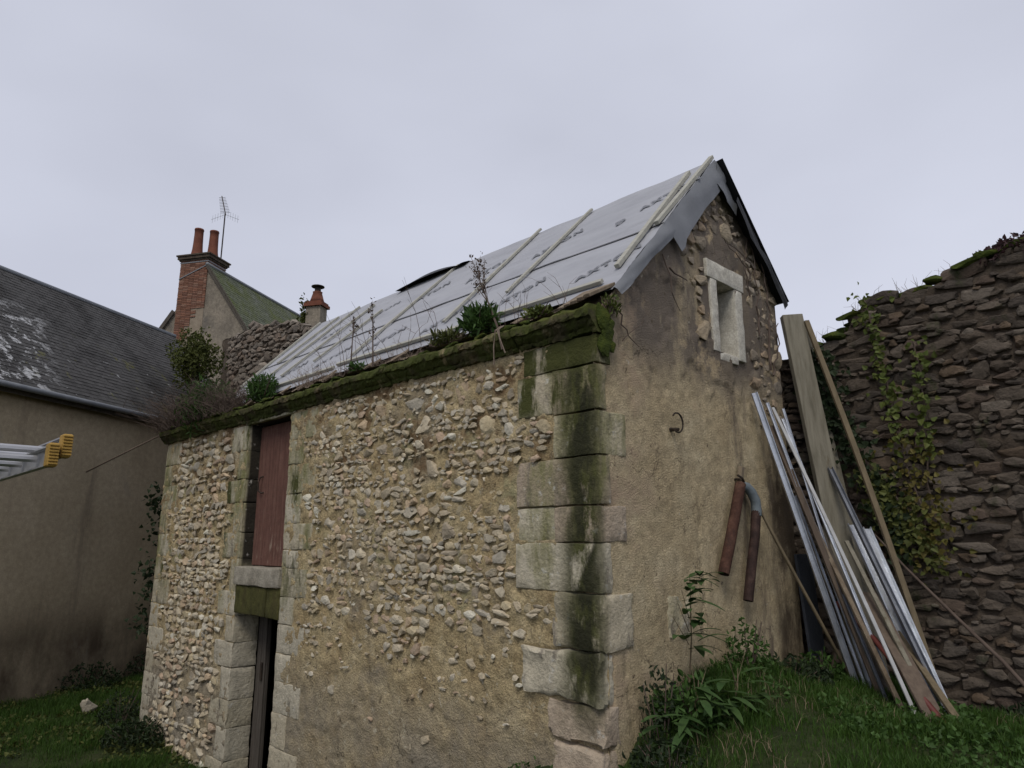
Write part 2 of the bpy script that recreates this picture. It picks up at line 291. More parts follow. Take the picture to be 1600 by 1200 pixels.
def channel(p0, p1, wd, th, side, wall=.003):
    """an open C profile, like a drywall stud"""
    p0, p1 = Vector(p0), Vector(p1); t = (p1-p0).normalized(); a = (side - t*side.dot(t)).normalized(); b = t.cross(a)
    sec = [(-1, 1), (-1, -1), (1, -1), (1, 1), (.86, 1), (.86, -.8), (-.86, -.8), (-.86, 1)]
    v = [p + a*x*wd/2 + b*y*th/2 for p in (p0, p1) for x, y in sec]
    f = [(k, (k+1) % 8, 8+(k+1) % 8, 8+k) for k in range(8)] + [(0, 1, 6, 7), (1, 2, 5, 6), (2, 3, 4, 5), (8, 15, 14, 9), (9, 14, 13, 10), (10, 13, 12, 11)]
    return v, f

# rock variants, shared by every rubble stone
def rock(seed, power=2.6, npts=15):
    """an angular broken stone: hull of random points, worn edges, uneven faces"""
    r = random.Random(seed); bm = bmesh.new()
    for _ in range(npts):
        p = Vector((r.gauss(0, 1), r.gauss(0, 1), r.gauss(0, 1))).normalized(); k = (abs(p.x)**power+abs(p.y)**power+abs(p.z)**power)**(1/power)
        bm.verts.new(p/k*r.uniform(.8, 1))
    h = bmesh.ops.convex_hull(bm, input=bm.verts[:])
    bmesh.ops.delete(bm, geom=[e for e in h['geom_interior'] if isinstance(e, bmesh.types.BMVert)], context='VERTS')
    bmesh.ops.dissolve_limit(bm, angle_limit=.3, verts=bm.verts[:], edges=bm.edges[:])
    bmesh.ops.bevel(bm, geom=bm.edges[:], offset=.07, segments=1, affect='EDGES', clamp_overlap=True)
    bmesh.ops.triangulate(bm, faces=bm.faces[:])
    bmesh.ops.subdivide_edges(bm, edges=[e for e in bm.edges if e.calc_length() > .35], cuts=1, use_grid_fill=True)
    bmesh.ops.triangulate(bm, faces=bm.faces[:])
    for v in bm.verts: v.co += Vector((fbm(v.co+Vector((seed, 0, 0)), 2.3), fbm(v.co+Vector((0, seed, 0)), 2.3), fbm(v.co+Vector((0, 0, seed)), 2.3)))*.10
    bmesh.ops.recalc_face_normals(bm, faces=bm.faces[:])
    for a in range(3):
        lo, hi = min(v.co[a] for v in bm.verts), max(v.co[a] for v in bm.verts)
        for v in bm.verts: v.co[a] = (v.co[a]-lo)/(hi-lo)-.5
    for v in bm.verts:          # broken face towards the outside
        if v.co.y < -.2: v.co.y = -.2-(-.2-v.co.y)*.22
    lo, hi = min(v.co.y for v in bm.verts), max(v.co.y for v in bm.verts)
    for v in bm.verts: v.co.y = (v.co.y-lo)/(hi-lo)-.5
    return bm_mesh(bm, 'rock', False)
ROCKV = {}
def rocks(mat, k=22, **kw):
    out = []
    for s in range(k):
        me = rock(s*3.1+1, **kw); me.materials.append(M[mat]); out.append(me)
    return out
ROCKV['rubble'] = rocks('rubble'); ROCKV['gabstone'] = rocks('gabstone'); ROCKV['mid'] = rocks('mid', power=4, npts=18); ROCKV['dark'] = rocks('dark', power=4.5, npts=20)
ARR = {}
def rock_arrays(me):
    if me.name not in ARR:
        v = np.empty(len(me.vertices)*3); me.vertices.foreach_get('co', v)
        ARR[me.name] = (v.reshape(-1, 3), np.array([p.vertices[:] for p in me.polygons]))
    return ARR[me.name]
def place_stones(name, items, fam, parent, visible=lambda c: True, limit=300):
    """items: (centre, (w,d,h), rotation matrix). The largest in view become single stones, the rest one joined part."""
    big = sorted([i for i in items if visible(i[0])], key=lambda i: -i[1][0]*i[1][2]/max(1, (i[0]-cam.location).length)**2)
    parts, rest = big[:limit], big[limit:] + [i for i in items if not visible(i[0])]
    fams = ROCKV[fam]
    for c, d, rot in parts:
        o = obj(name, random.choice(fams), None, parent)
        o.matrix_basis = Matrix.Translation(c) @ rot @ Matrix.Diagonal((*d, 1))
    if rest:
        vs, fs, off = [], [], 0
        for c, d, rot in rest:
            v, f = rock_arrays(random.choice(fams)); R3 = np.array((rot @ Matrix.Diagonal((*d, 1))).to_3x3())
            vs.append(v @ R3.T + np.array(c)); fs.append(f+off); off += len(v)
        vs = np.concatenate(vs); fs = np.concatenate(fs)
        obj('small_'+name+'s', mesh('small_stones', vs.tolist(), fs.tolist(), False), fam+'_i', parent, 'stuff')

# ------------------------------------------------------------------ ground
GP = [(-9.3, 0, -.05), (-7, 0, -.2), (-7, -1.5, -.2), (-5, 0, -.2), (-3, 0, .25), (-1.5, 0, .6), (0, 0, 1.0), (0, .5, 1.4), (0, .9, 1.68), (0, 1.64, 1.74), (0, 3.2, 1.58), (.6, 3, 1.42), (1.3, 2.4, 1.40), (1.65, 2.1, 1.38),
      (1.74, 3.6, 1.12), (1, 1, 1.5), (2, 1, 1.3), (3.4, -4.3, 1.2), (1, -1, 1.2), (-1, -2, .9), (-3, -3, .4), (-9, -4, -.2), (-12.5, -1.3, -.1), (-14.3, 1.7, -.1), (-11, 1, -.1), (-11, 4, -.1), (-20, 8, 0), (-14, -8, -.1), (4, 3, 1.0), (8, 0, 1.0), (8, -8, 1.1), (0, -12, .6), (-3, 3, 0), (-7, 3, -.1)]
gpa = np.array(GP)
def ground_np(x, y):
    x = np.asarray(x, float); y = np.asarray(y, float)
    d2 = (x[..., None]-gpa[:, 0])**2 + (y[..., None]-gpa[:, 1])**2
    wt = 1/(d2+.12)**1.6
    return (wt*gpa[:, 2]).sum(-1)/wt.sum(-1)
def gz(x, y): return float(ground_np(np.array([x]), np.array([y]))[0])
xs = np.concatenate([[-400, -150, -60, -30, -22], np.arange(-18, 7.01, .16), [9, 14, 25, 60, 150, 400]])
ys = np.concatenate([[-400, -150, -60, -30, -16], np.arange(-9, 6.01, .16), [8, 12, 18, 30, 60, 150, 400]])
X, Y = np.meshgrid(xs, ys, indexing='ij'); Z = ground_np(X, Y)
for i in range(len(xs)):
    for j in range(len(ys)):
        if abs(xs[i]) < 19 and abs(ys[j]) < 10: Z[i, j] += .035*fbm((xs[i], ys[j], 0), 1.6)
nx, ny = len(xs), len(ys)
f = [(i*ny+j, (i+1)*ny+j, (i+1)*ny+j+1, i*ny+j+1) for i in range(nx-1) for j in range(ny-1)]
g = obj('ground', mesh('ground', np.stack([X, Y, Z], -1).reshape(-1, 3).tolist(), f, True), 'ground', kind='structure')

# ------------------------------------------------------------------ the barn
barn = thing('stone_barn', 'old rubble stone barn with grey membrane roof and mossy quoins', 'barn', (-4.6, 1.6, 0))
LX, W, APY, APZ, EVR = -9.3, 3.25, 2.04, 6.64, 5.5
def roofz(y): return 4.57 + (y-.04)*(APZ-4.57)/(APY-.04) if y < APY else APZ + (y-APY)*(EVR-APZ)/(W-APY)
def spans(cuts, step):
    out = []
    for a, b in zip(cuts[:-1], cuts[1:]): out += list(np.linspace(a, b, max(1, int(round((b-a)/step))), endpoint=False))
    return out + [cuts[-1]]
def wall_grid(us, zs, hole, pos, top=None, amp=1.0, bulge=None):
    v, f, idx = [], [], {}
    def vid(i, j):
        if (i, j) not in idx:
            u, z = us[i], zs[j]
            if top is not None: z = min(z, top(u))
            idx[(i, j)] = len(v); p = Vector((u, z, 0))
            h = .016*fbm(p, 1.1, 2) + .016*fbm(p+Vector((5, 5, 0)), 5) + .010*fbm(p+Vector((1, 7, 0)), 16, 3)
            if bulge: h += bulge(u, z)
            v.append(pos(u, z, h*amp))
        return idx[(i, j)]
    for i in range(len(us)-1):
        for j in range(len(zs)-1):
            uc, zc = (us[i]+us[i+1])/2, (zs[j]+zs[j+1])/2
            if hole(uc, zc) or (top is not None and zs[j] >= max(top(us[i]), top(us[i+1]))): continue
            f.append((vid(i, j), vid(i+1, j), vid(i+1, j+1), vid(i, j+1)))
    return v, f
DX0, DX1 = -6.15, -4.95
def fhole(x, z): return DX0 < x < DX1 and (-.3 < z < 1.84 or 2.42 < z < 4.34)
def fb(u, z):      # rough pitted mortar high up, smoother low down
    k = max(0, min(1, (z-1.2)/1.2)) if u > DX1 else 1
    ck = 0
    if u > -.44 and z > 1.05: return -.045
    if u > -.865 and any(a < z < b for a, b in ((3.79, 4.1), (2.76, 3.38), (2.39, 2.72))): return -.03
    if u > -.79 and 1.62 < z < 1.94: return -.03
    for (xc, za, zb) in ((-1.86, 1.9, 4.3), (-1.32, .9, 2.2), (-3.0, 1.2, 1.9), (-2.5, 2.6, 3.5)):
        if za < z < zb: ck -= .028*math.exp(-((u-xc-.10*fbm((z, xc, 0), 1.6)-.03*fbm((z, 2, 0), 7))/.016)**2)
    return ck + k*(.022*fbm((u, z, 3), 7, 3) + .016*fbm((u, z, 8), 20, 2)) + (1-k)*.006*fbm((u, z, 8), 20, 2)
    return k*(.022*fbm((u, z, 3), 7, 3) + .012*fbm((u, z, 8), 22, 2)) 
us = spans([LX, DX0, DX1, 0], .028); zs = spans([-.35, 1.84, 2.42, 4.34, 4.5], .028)
facade = obj('facade_wall', (*wall_grid(us, zs, fhole, lambda u, z, h: (u, -h, z), bulge=fb), True), 'plaster', barn)
def gb(u, z):     # patches of lost render and cracks
    k = max(0, min(1, (z-3.8)/.5)); h = -.022*sm(.02, .10, fbm((u, z, 4), 1.5, 4))*k
    if u < .09 and z > 1.05: return -.04
    for (yc, za, zb, sl) in ((.55, 3.6, 4.5, -.35), (1.35, 1.8, 3.2, .05), (.35, 1.2, 2.2, -.12), (2.75, 3.9, 5.2, .1), (1.5, 4.3, 5.2, .2), (2.5, 2.0, 3.0, 0)):
        if za < z < zb: h -= .022*math.exp(-((u-yc-sl*(z-za)-.07*fbm((z, yc, 0), 2))/.014)**2)
    return h
def sm(a, b, x): t = max(0, min(1, (x-a)/(b-a))); return t*t*(3-2*t)
WY0, WY1, WZ0, WZ1 = 1.95, 2.31, 4.58, 5.32
us = spans([0, WY0, WY1, W], .028); zs = spans([.5, WZ0, WZ1, 6.7], .028)
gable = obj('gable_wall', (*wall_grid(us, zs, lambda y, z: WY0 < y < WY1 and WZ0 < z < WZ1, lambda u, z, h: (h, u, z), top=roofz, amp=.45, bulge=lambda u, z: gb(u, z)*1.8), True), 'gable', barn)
def poly(pts): return [tuple(p) for p in pts], [tuple(range(len(pts)))]
obj('back_wall', join([poly([(LX, W, -.3), (LX, W, EVR), (0, W, EVR), (0, W, -.3)])]), 'dmortar', barn)
obj('end_wall', join([poly([(LX, 0, -.3), (LX, 0, 4.5), (LX, .04, 4.57), (LX, APY, 5.2), (LX, W, 5.2), (LX, W, -.3)])]), 'dmortar', barn)
obj('inner_dark_planes', join([poly([(LX+.02, .62, 2.3), (-.02, .62, 2.3), (-.02, W, 2.3), (LX+.02, W, 2.3)]), poly([(LX+.02, .62, -.1), (LX+.02, .62, 4.5), (-6.4, .62, 4.5), (-6.4, .62, -.1)]), poly([(-4.7, .62, -.1), (-4.7, .62, 4.5), (-.35, .62, 4.4), (-.35, .62, -.1)])]), 'void', barn)  # floor level and inner planes added to keep the inside dark

# cornice: blocks with a moulded profile
prof = [(.15, 4.37), (-.03, 4.37), (-.042, 4.39), (-.045, 4.405), (-.07, 4.42), (-.10, 4.45), (-.11, 4.475), (-.135, 4.48), (-.14, 4.50), (-.138, 4.54), (-.12, 4.56), (-.05, 4.58), (.15, 4.59)]
x = LX-.1; k = 0
cuts = [LX-.1, -8.2, -7.1, -6.25, -5.0, -3.9, -2.75, -1.75, -.85, .03]
for a, b in zip(cuts[:-1], cuts[1:]):
    n = max(4, int((b-a)/.03)); dz, dy = random.uniform(-.008, .008), random.uniform(-.008, .008); v, f = [], []
    for i in range(n+1):
        u = a+.004+(b-a-.008)*i/n
        e = .012 if i in (0, n) else 0
        for (yy, zz) in prof:
            q = Vector((u, yy, zz)); v.append((u, yy+dy+e*(yy < 0)+.016*fbm(q, 6)+.014*fbm(q, 23), zz+dz+.018*fbm(q+Vector((3, 3, 3)), 5)+(.015*fbm(q, 21))))
    m_ = len(prof)
    for i in range(n):
        for j in range(m_): f.append((i*m_+j, i*m_+(j+1) % m_, (i+1)*m_+(j+1) % m_, (i+1)*m_+j))
    f.append(tuple(range(m_))); f.append(tuple(n*m_+j for j in range(m_))[::-1])
    obj('cornice_stone', (v, f, False), 'cornice', barn)

# corner quoins, near corner (X left end, Y right end on the gable)
QR = []
def quoin(x0, x1, y0, y1, z0, z1, mat='quoin', rough=.006, bev=.009): 
    QR.append((x0, x1, z0, z1))
    return obj('quoin_stone', block(x0, x1, y0, y1, z0, z1, bev, rough, seed=random.random()*50), mat, barn)
P_ = .009
quoin(-.80, P_, -P_, .16, 4.13, 4.36)
quoin(-.87, -.475, -P_, .2, 3.77, 4.12); quoin(-.465, P_, -P_, .10, 3.755, 4.12)
quoin(-.46, P_, -P_-.005, .34, 3.405, 3.745)
quoin(-.89, P_, -P_, .12, 3.025, 3.395)
quoin(-.89, -.47, -P_+.01, .2, 2.745, 3.015); quoin(-.46, P_, -P_, .31, 2.745, 3.015)
quoin(-.90, P_, -P_, .11, 2.375, 2.735)
quoin(-.48, P_+.01, -P_-.01, .34, 1.965, 2.365, rough=.012, bev=.025)
quoin(-.82, P_-.02, -P_-.02, .12, 1.60, 1.955, rough=.02, bev=.03)
quoin(-.52, P_, -P_-.01, .15, 1.32, 1.585, rough=.016, bev=.02)
quoin(-.50, P_, -P_-.01, .15, 1.06, 1.30, rough=.014, bev=.02)
quoin(-.62, P_, -P_-.01, .15, .7, 1.04, rough=.014, bev=.02)
# far left quoins
z = 4.34; k = 0
while z > -.1:
    h = random.uniform(.33, .42)
    quoin(LX-P_, -8.66+random.uniform(-.04, .04) if k % 2 == 0 else -8.98, -P_, .3, z-h+.008, z, 'jamb'); z -= h; k += 1
# door surround: stones that form the jambs and the reveals
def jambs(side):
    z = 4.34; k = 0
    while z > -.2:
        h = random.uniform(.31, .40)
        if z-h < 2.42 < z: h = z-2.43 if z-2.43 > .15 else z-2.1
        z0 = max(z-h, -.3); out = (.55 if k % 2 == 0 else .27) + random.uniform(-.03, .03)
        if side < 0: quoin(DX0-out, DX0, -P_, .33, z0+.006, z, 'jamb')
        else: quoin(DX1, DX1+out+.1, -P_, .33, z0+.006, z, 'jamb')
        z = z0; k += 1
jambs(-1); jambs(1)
obj('sill_stone', block(DX0-.02, DX1+.03, -.06, .32, 2.195, 2.425, .012, .006), 'sill', barn)
obj('lintel_stone', block(DX0+.02, -5.26, -.035, .32, 1.84, 2.185, .012, .006), 'mosslintel', barn)
obj('lintel_stone', block(-5.25, DX1+.02, -.03, .32, 1.83, 2.185, .012, .006), 'mosslintel', barn)
obj('upper_lintel', block(DX0-.1, DX1+.1, -.02, .32, 4.335, 4.40, .01, .005), 'jamb', barn)
# upper plank door
door = obj('door', box(-6.14, DX1-.005, .185, .22, 2.43, 4.32), 'door', barn, label='faded red brown loft door')
xw = [-6.14, -5.85, -5.55, -5.25, DX1-.005]
for a, b in zip(xw[:-1], xw[1:]): obj('plank', box(a+.003, b-.003, .162, .184, 2.44, 4.31, .004), 'door', door)
obj('handle', tube([(-5.98, .164, 3.62), (-5.98, .12, 3.60), (-6.0, .105, 3.52), (-5.99, .11, 3.42), (-5.95, .135, 3.39), (-5.94, .164, 3.40)], .011, 6), 'iron', door)
# lower door leaf, half open
ld = obj('door', box(DX0-.05, -5.9, .36, .40, -.25, 1.83), 'darkdoor', barn, label='dark lower door leaf standing ajar')
for a in (-6.14, -6.02): obj('plank', box(a+.003, a+.115, .336, .359, -.25, 1.82, .004), 'darkdoor', ld)
obj('latch', box(-5.98, -5.94, .31, .335, .98, 1.2), 'iron', ld)
obj('doorway_dark_sides', join([poly([(DX0-.1, .41, -.2), (DX0-.1, .61, -.2), (DX0-.1, .61, 4.4), (DX0-.1, .41, 4.4)]), poly([(DX1+.2, .41, -.2), (DX1+.2, .61, -.2), (DX1+.2, .61, 4.4), (DX1+.2, .41, 4.4)])]), 'void', barn)  # side planes behind the jambs, inside darkness put into their colour

# rubble in the facade mortar
def scatter(n, rect, size, sep, dens, fixed=()):
    pts = list(fixed)
    for _ in range(n):
        u, z = random.uniform(rect[0], rect[1]), random.uniform(rect[2], rect[3])
        if random.random() > dens(u, z): continue
        wd = size[0] + (size[1]-size[0])*random.random()**2.2; h = wd*random.uniform(.5, .85)
        if all(abs(u-a)/((wd+c)/2) + 0 > sep or abs(z-b)/((h+d)/2) > sep or ((u-a)/((wd+c)/2))**2+((z-b)/((h+d)/2))**2 > sep*sep*1.25 for a, b, c, d in pts): pts.append((u, z, wd, h))
    return pts
def sm(a, b, x): t = max(0, min(1, (x-a)/(b-a))); return t*t*(3-2*t)
def rough_courses(u0, u1, z0, z1, hr, keep, fixed=()):
    out = list(fixed); z = z0
    while z < z1:
        h = random.uniform(*hr); u = u0-random.uniform(0, .1)
        while u < u1:
            wd = h*random.uniform(.8, 2.0); split = random.random() < .28
            for k in range(2 if split else 1):
                hh = h/2 if split else h; uc = u+wd/2; zc = z+hh/2+k*hh+.05*fbm((uc, z, 0), .9)+random.uniform(-.012, .012)
                if random.random() < keep(uc, zc) and u0 < uc-wd*.3 and uc+wd*.3 < u1 and zc < z1 and all(abs(uc-a) > (wd+c)*.48 or abs(zc-b) > (hh+d)*.48 for a, b, c, d in fixed):
                    f_ = random.uniform(.72, 1.12); out.append((uc+random.uniform(-.1, .1)*wd, zc, wd*f_, hh*min(1, f_*random.uniform(.85, 1.15))))
            u += wd*random.uniform(.98, 1.12)
        z += h*1.0
    return out
big = [(-2.05, 3.42, .26, .2), (-3.9, 2.96, .27, .17), (-2.35, 4.1, .32, .2), (-1.6, 4.12, .22, .24), (-2.2, 3.86, .25, .2), (-1.35, 3.05, .2, .16), (-2.9, 3.7, .2, .15), (-3.3, 4.0, .16, .14), (-1.75, 2.85, .22, .19), (-1.25, 3.75, .24, .2), (-1.15, 3.2, .2, .2)]
rightp = rough_courses(-4.7, -.44, .9, 4.32, (.045, .125), lambda u, z: (.03+.95*sm(1.5, 2.4, z+.25*fbm((u, z, 4), 1.1)))*(.72+.28*sm(-.25, .05, fbm((u, z, 1), 1.0))), big)
leftp = rough_courses(-9.0, -6.4, -.25, 4.30, (.075, .17), lambda u, z: .94-.5*sm(.1, .4, fbm((u, z, 1), .9)+.15*sm(2.2, 2.6, z)))
free = lambda p: all(p[0]+p[2]*.42 < a or p[0]-p[2]*.42 > b or p[1]+p[3]*.42 < c or p[1]-p[3]*.42 > d for a, b, c, d in QR)
leftp = [p for p in leftp if free(p)]; rightp = [p for p in rightp if free(p)]
items = []
for (u, z, wd, h) in rightp + leftp:
    left = u < -6
    th = min(wd, h*1.3)*random.uniform(.7, .95)
    rot = Matrix.Rotation(random.uniform(-.3, .3), 4, 'Y') @ Matrix.Rotation(random.uniform(-.2, .2), 4, 'Z') @ Matrix.Rotation(random.uniform(-.22, .22), 4, 'X')
    items.append((Vector((u, th*.5-random.uniform(.012, .036)-(.012 if left else 0), z)), (wd, th, h), rot))
for _ in range(700):      # chips in the mortar
    u, z = (random.uniform(-4.22, -.96), random.uniform(1.2, 4.28)) if random.random() < .75 else (random.uniform(-8.6, -6.7), random.uniform(0, 4.25))
    if u > -6 and random.random() > .15+.85*sm(1.4, 2.6, z): continue
    wd = random.uniform(.02, .05); items.append((Vector((u, .1*wd-.006, z)), (wd*1.4, wd, wd*.8), Matrix.Rotation(random.uniform(-.8, .8), 4, 'Y')))
place_stones('rubble_stone', items, 'rubble', facade)
gp = scatter(5000, (.12, 3.2, 3.7, 6.3), (.09, .30), .93, lambda y, z: 0 if z > roofz(y)-.12 or (1.7 < y < 2.55 and 4.5 < z < 5.6) else (.95*sm(2.55, 2.8, y)*sm(3.9, 4.3, z) + .7*(1-sm(.05, .3, abs(roofz(y)-.45-z)))*sm(1.3, 1.5, y) + (.6 if 1.5 < y < 1.74 and z > 4.7 else 0)))
items = []
for (u, z, wd, h) in gp:
    th = wd*.6; rot = Matrix.Rotation(math.pi/2, 4, 'Z') @ Matrix.Rotation(random.uniform(-.35, .35), 4, 'Y') @ Matrix.Rotation(random.uniform(-.2, .2), 4, 'X')
    items.append((Vector((-th*.5+.16*th, u, z)), (wd, th, h), rot))
place_stones('rubble_stone', items, 'gabstone', gable)
# one pale dressed block low on the gable
obj('pale_block', block(-.1, .012, .82, 1.14, 1.98, 2.32, .02, .02), 'quoin', gable)

# gable window
ws = obj('window_lintel', block(-.3, .014, 1.76, 2.50, 5.32, 5.51, .006, .002), 'cleanstone', barn)
obj('window_jamb', block(-.32, .010, 1.82, WY0, 4.57, 5.317, .006, .004), 'cleanstone', barn)
obj('window_jamb', block(-.32, .010, WY1, 2.46, 4.55, 5.317, .006, .004), 'cleanstone', barn)
obj('window_ledge', block(-.32, .0, WY0, WY1, 4.5, 4.585, .006, .004), 'cleanstone', barn)
obj('window_dark_panel', box(-.34, -.325, 1.8, 2.5, 4.5, 5.5, 0), 'darkdoor', barn, label='dark panel standing for the unlit inside of the slit window')  # panel added behind the opening, its dark colour stands for interior shade

# roof
ux, uv = Vector((1, 0, 0)), Vector((0, APY-.04, APZ-4.57)).normalized(); un = ux.cross(uv)
R0 = Vector((0, .04, 4.57)) + un*.03
def rp(x, v, h=0): return R0 + ux*x + uv*v + un*h
SL = 2.895
def memh(x, v): return .012*fbm((x*.5, v*1.2, 2), 1.2, 2) + .009*fbm((x*.7+v*.5, v*3.0, 5), 2.2, 2) 
def sheet(x0, x1, v0f, v1, nx_, nv_, lift=0):
    v, f = [], []
    for i in range(nx_+1):
        xx = x0+(x1-x0)*i/nx_; a = v0f(xx)
        for j in range(nv_+1):
            vv = a+(v1-a)*j/nv_; v.append(rp(xx, vv, lift+memh(xx, vv)))
    for i in range(nx_):
        for j in range(nv_): f.append((i*(nv_+1)+j, (i+1)*(nv_+1)+j, (i+1)*(nv_+1)+j+1, i*(nv_+1)+j+1))
    return v, f, True
roof = obj('roof_membrane', sheet(-8.1, .02, lambda x: 1.46, SL, 160, 36, .008), 'membrane', barn, label='upper strip of grey roofing membrane')
roof2 = obj('roof_membrane', sheet(-8.1, .02, lambda x: .26+.03*fbm((x, 0, 0), 1.5)+.05*math.exp(-((x+4.6)/.5)**2), 1.5, 160, 36, 0), 'membrane', barn, label='lower strip of grey roofing membrane')
v = []; n = 120
for i in range(n+1):
    xx = -8.1+8.1*i/n
    for dv in (1.452, 1.466): v.append(rp(xx, dv, .014+memh(xx, dv)))
obj('seam', (v, [(2*i, 2*i+2, 2*i+3, 2*i+1) for i in range(n)]), 'seam', roof)
obj('roof_deck', join([poly([rp(-8.1, -.03, -.05), rp(0, -.03, -.05), rp(0, SL, -.05), rp(-8.1, SL, -.05)])]), 'oldwood', barn)
bx = Vector((0, APY, APZ+.02)); be = Vector((0, W+.12, EVR-.09))
def bk(x, t, h=0): return bx.lerp(be, t) + Vector((x, 0, h))
v, f = [], []
for i in range(61):
    for j in range(9): xx = -8.1+8.22*i/60; v.append(bk(xx, j/8, .012*fbm((xx, j*.3, 0), 2)))
f = [(i*9+j, (i+1)*9+j, (i+1)*9+j+1, i*9+j+1) for i in range(60) for j in range(8)]
obj('back_roof_membrane', (v, f, True), 'black', barn, label='black membrane of the rear slope')
# hanging flaps at the gable verge
def flap(pairs, mat, name, n=14):
    """pairs: (top point, hang length, forward offset)"""
    v, f = [], []; m_ = 7
    for i, (tp, hang, dirv) in enumerate(pairs):
        for j in range(m_):
            t = j/(m_-1); v.append(Vector(tp) + Vector(dirv)*hang*t + Vector((.03+.035*math.sin(min(1, t*2)*math.pi/2)+.018*fbm((i*.25, t*1.5, 3), 1.5), 0, 0)))
    for i in range(len(pairs)-1):
        for j in range(m_-1): f.append((i*m_+j, (i+1)*m_+j, (i+1)*m_+j+1, i*m_+j+1))
    return obj(name, (v, f, True), mat, barn)
dn = (0, .35, -.94)
flap([(rp(.0, 1.42+1.47*t, .012), .27+.006*math.sin(t*9)+.05*(t < .1), (0, .70, -.71)) for t in np.linspace(0, 1, 18)], 'flap', 'membrane_flap')
flap([(rp(.0, .27+1.22*t, .008), .085+.07*t+.006*math.sin(t*9), (0, .70, -.71)) for t in np.linspace(0, 1, 18)], 'flap', 'membrane_flap')
flap([(bk(0, .0+.28*t, .012), .30-.12*t, (0, -.25, -.97)) for t in np.linspace(0, 1, 8)], 'flap', 'membrane_flap')
flap([(bk(.05, .24+.76*t, .012), .14+.04*math.sin(t*7), (0, -.62, -.78)) for t in np.linspace(0, 1, 14)], 'black', 'membrane_flap')
# loose black strip lifted at the ridge
v, f = [], []
for i in range(25):
    t = i/24; xx = -5.5+1.65*t; up = .11*math.sin(math.pi*min(1, t*1.1))**.7 if t < .93 else .04
    for (yy, zz) in ((-.16, .03+up*.35), (-.05, .03+up), (.08, .02+up*.9), (.2, -.1)): v.append((xx, APY+yy, APZ+zz-.02-abs(yy)*.25))
f = [(i*4+j, (i+1)*4+j, (i+1)*4+j+1, i*4+j+1) for i in range(24) for j in range(3)]
obj('ridge_strip', (v, f, True), 'black', barn)
# battens
def rbat(x0, v0, x1, v1, wd=.042, th=.03, h=.03): return obj('batten', beam(rp(x0, v0, h), rp(x1, v1, h), wd, th, ux, .003), 'batten', barn)
for a in [(-1.6, 2.87, -1.72, .98), (-2.5, 2.95, -2.56, .74), (-4.1, 2.88, -4.36, .66), (-5.24, 2.14, -5.68, .93), (-5.95, 2.6, -6.45, .78), (-6.67, 2.85, -7.15, .85), (-7.22, 2.75, -7.56, 1.45), (-8.02, 2.88, -8.06, .9)]: rbat(*a)
rbat(-.0, 2.93, -.035, 1.42, .05, .04, .035); rbat(-.19, 2.70, -.10, .64, .05, .04, .035)
bm_ = obj('batten', beam(rp(-.15, .42, .03), rp(-2.3, .43, .03), .05, .035, uv, .003), 'batten', barn); obj('batten', beam(rp(-2.32, .45, .03), rp(-4.5, .50, .03), .05, .035, uv, .003), 'batten', barn); obj('batten', beam(rp(-4.52, .44, .03), rp(-7.9, .44, .03), .05, .035, uv, .003), 'batten', barn)
# printed lettering on the membrane
def lettering(txt, x, v, ang, size, parent):
    cu = bpy.data.curves.new('lettering', 'FONT'); cu.body = txt; cu.size = size; cu.space_character = 1.25; cu.resolution_u = 3; cu.offset = .007
    t = bpy.data.objects.new('tmp', cu); COL.objects.link(t); bpy.context.view_layer.update()
    me = bpy.data.meshes.new_from_object(t.evaluated_get(bpy.context.evaluated_depsgraph_get())); bpy.data.objects.remove(t)
    ca, sa = math.cos(ang), math.sin(ang); lift = .008 if v > 1.46 else 0
    bm = bmesh.new(); bm.from_mesh(me); bmesh.ops.subdivide_edges(bm, edges=[e for e in bm.edges if e.calc_length() > .03], cuts=2)
    for p in bm.verts:
        a, b = p.co.x*1.1, p.co.y; xx, vv = x+a*ca-b*sa, v+a*sa+b*ca
        p.co = rp(xx, vv, lift+memh(xx, vv)+.011)
    me2 = bm_mesh(bm, 'lettering'); obj('printed_lettering', me2, 'print', parent)
A_ = math.radians(29)
for (t, xx, vv) in [('AXTON', -.60, .66), ('AXTON', -1.78, .68), ('AXTON', -2.95, .66), ('AXTON', -4.15, .68), ('AXTON', -5.4, .68), ('AXTON', -6.6, .68)]: lettering(t, xx, vv, A_, .15, roof2)
for (t, xx, vv) in [('D', -.74, 1.86), ('AXTON', -.52, 2.06), ('AXTON', -1.95, 1.86), ('AXTON', -3.15, 1.9), ('AXTON', -4.3, 1.86), ('AXTON', -5.5, 1.9), ('AXTON', -6.7, 1.86)]: lettering(t, xx, vv, A_, .15, roof)
# debris, boards and moss under the eave edge
obj('eave_soil', (*[(lambda V, F: (V, F))(*wall_grid(spans([LX, 0], .05), spans([-.1, .34], .05), lambda a, b: False, lambda u, z, h: (u, z, 4.585+.05*abs(fbm((u, z, 0), 3))+.12*max(0, z)*1.0+h)))][0], True), 'soil', barn)
for i in range(16):
    xx = random.uniform(-7.5, -.3); a = random.uniform(-.5, .5); ln = random.uniform(.2, .5)
    c = Vector((xx, random.uniform(.02, .12), 4.66+random.uniform(0, .05)))
    obj('roof_board', beam(c-Vector((math.cos(a), .1, .25))*ln/2, c+Vector((math.cos(a), .1, .25))*ln/2, .1, .02, Vector((0, .7, .7))), 'oldwood', barn)
for i in range(5): obj('roof_board', beam(Vector((-.32+.07*i, -.06, 4.62+.012*i)), Vector((-.30+.07*i, .26, 4.84)), .065, .03, ux), 'oldwood', barn)
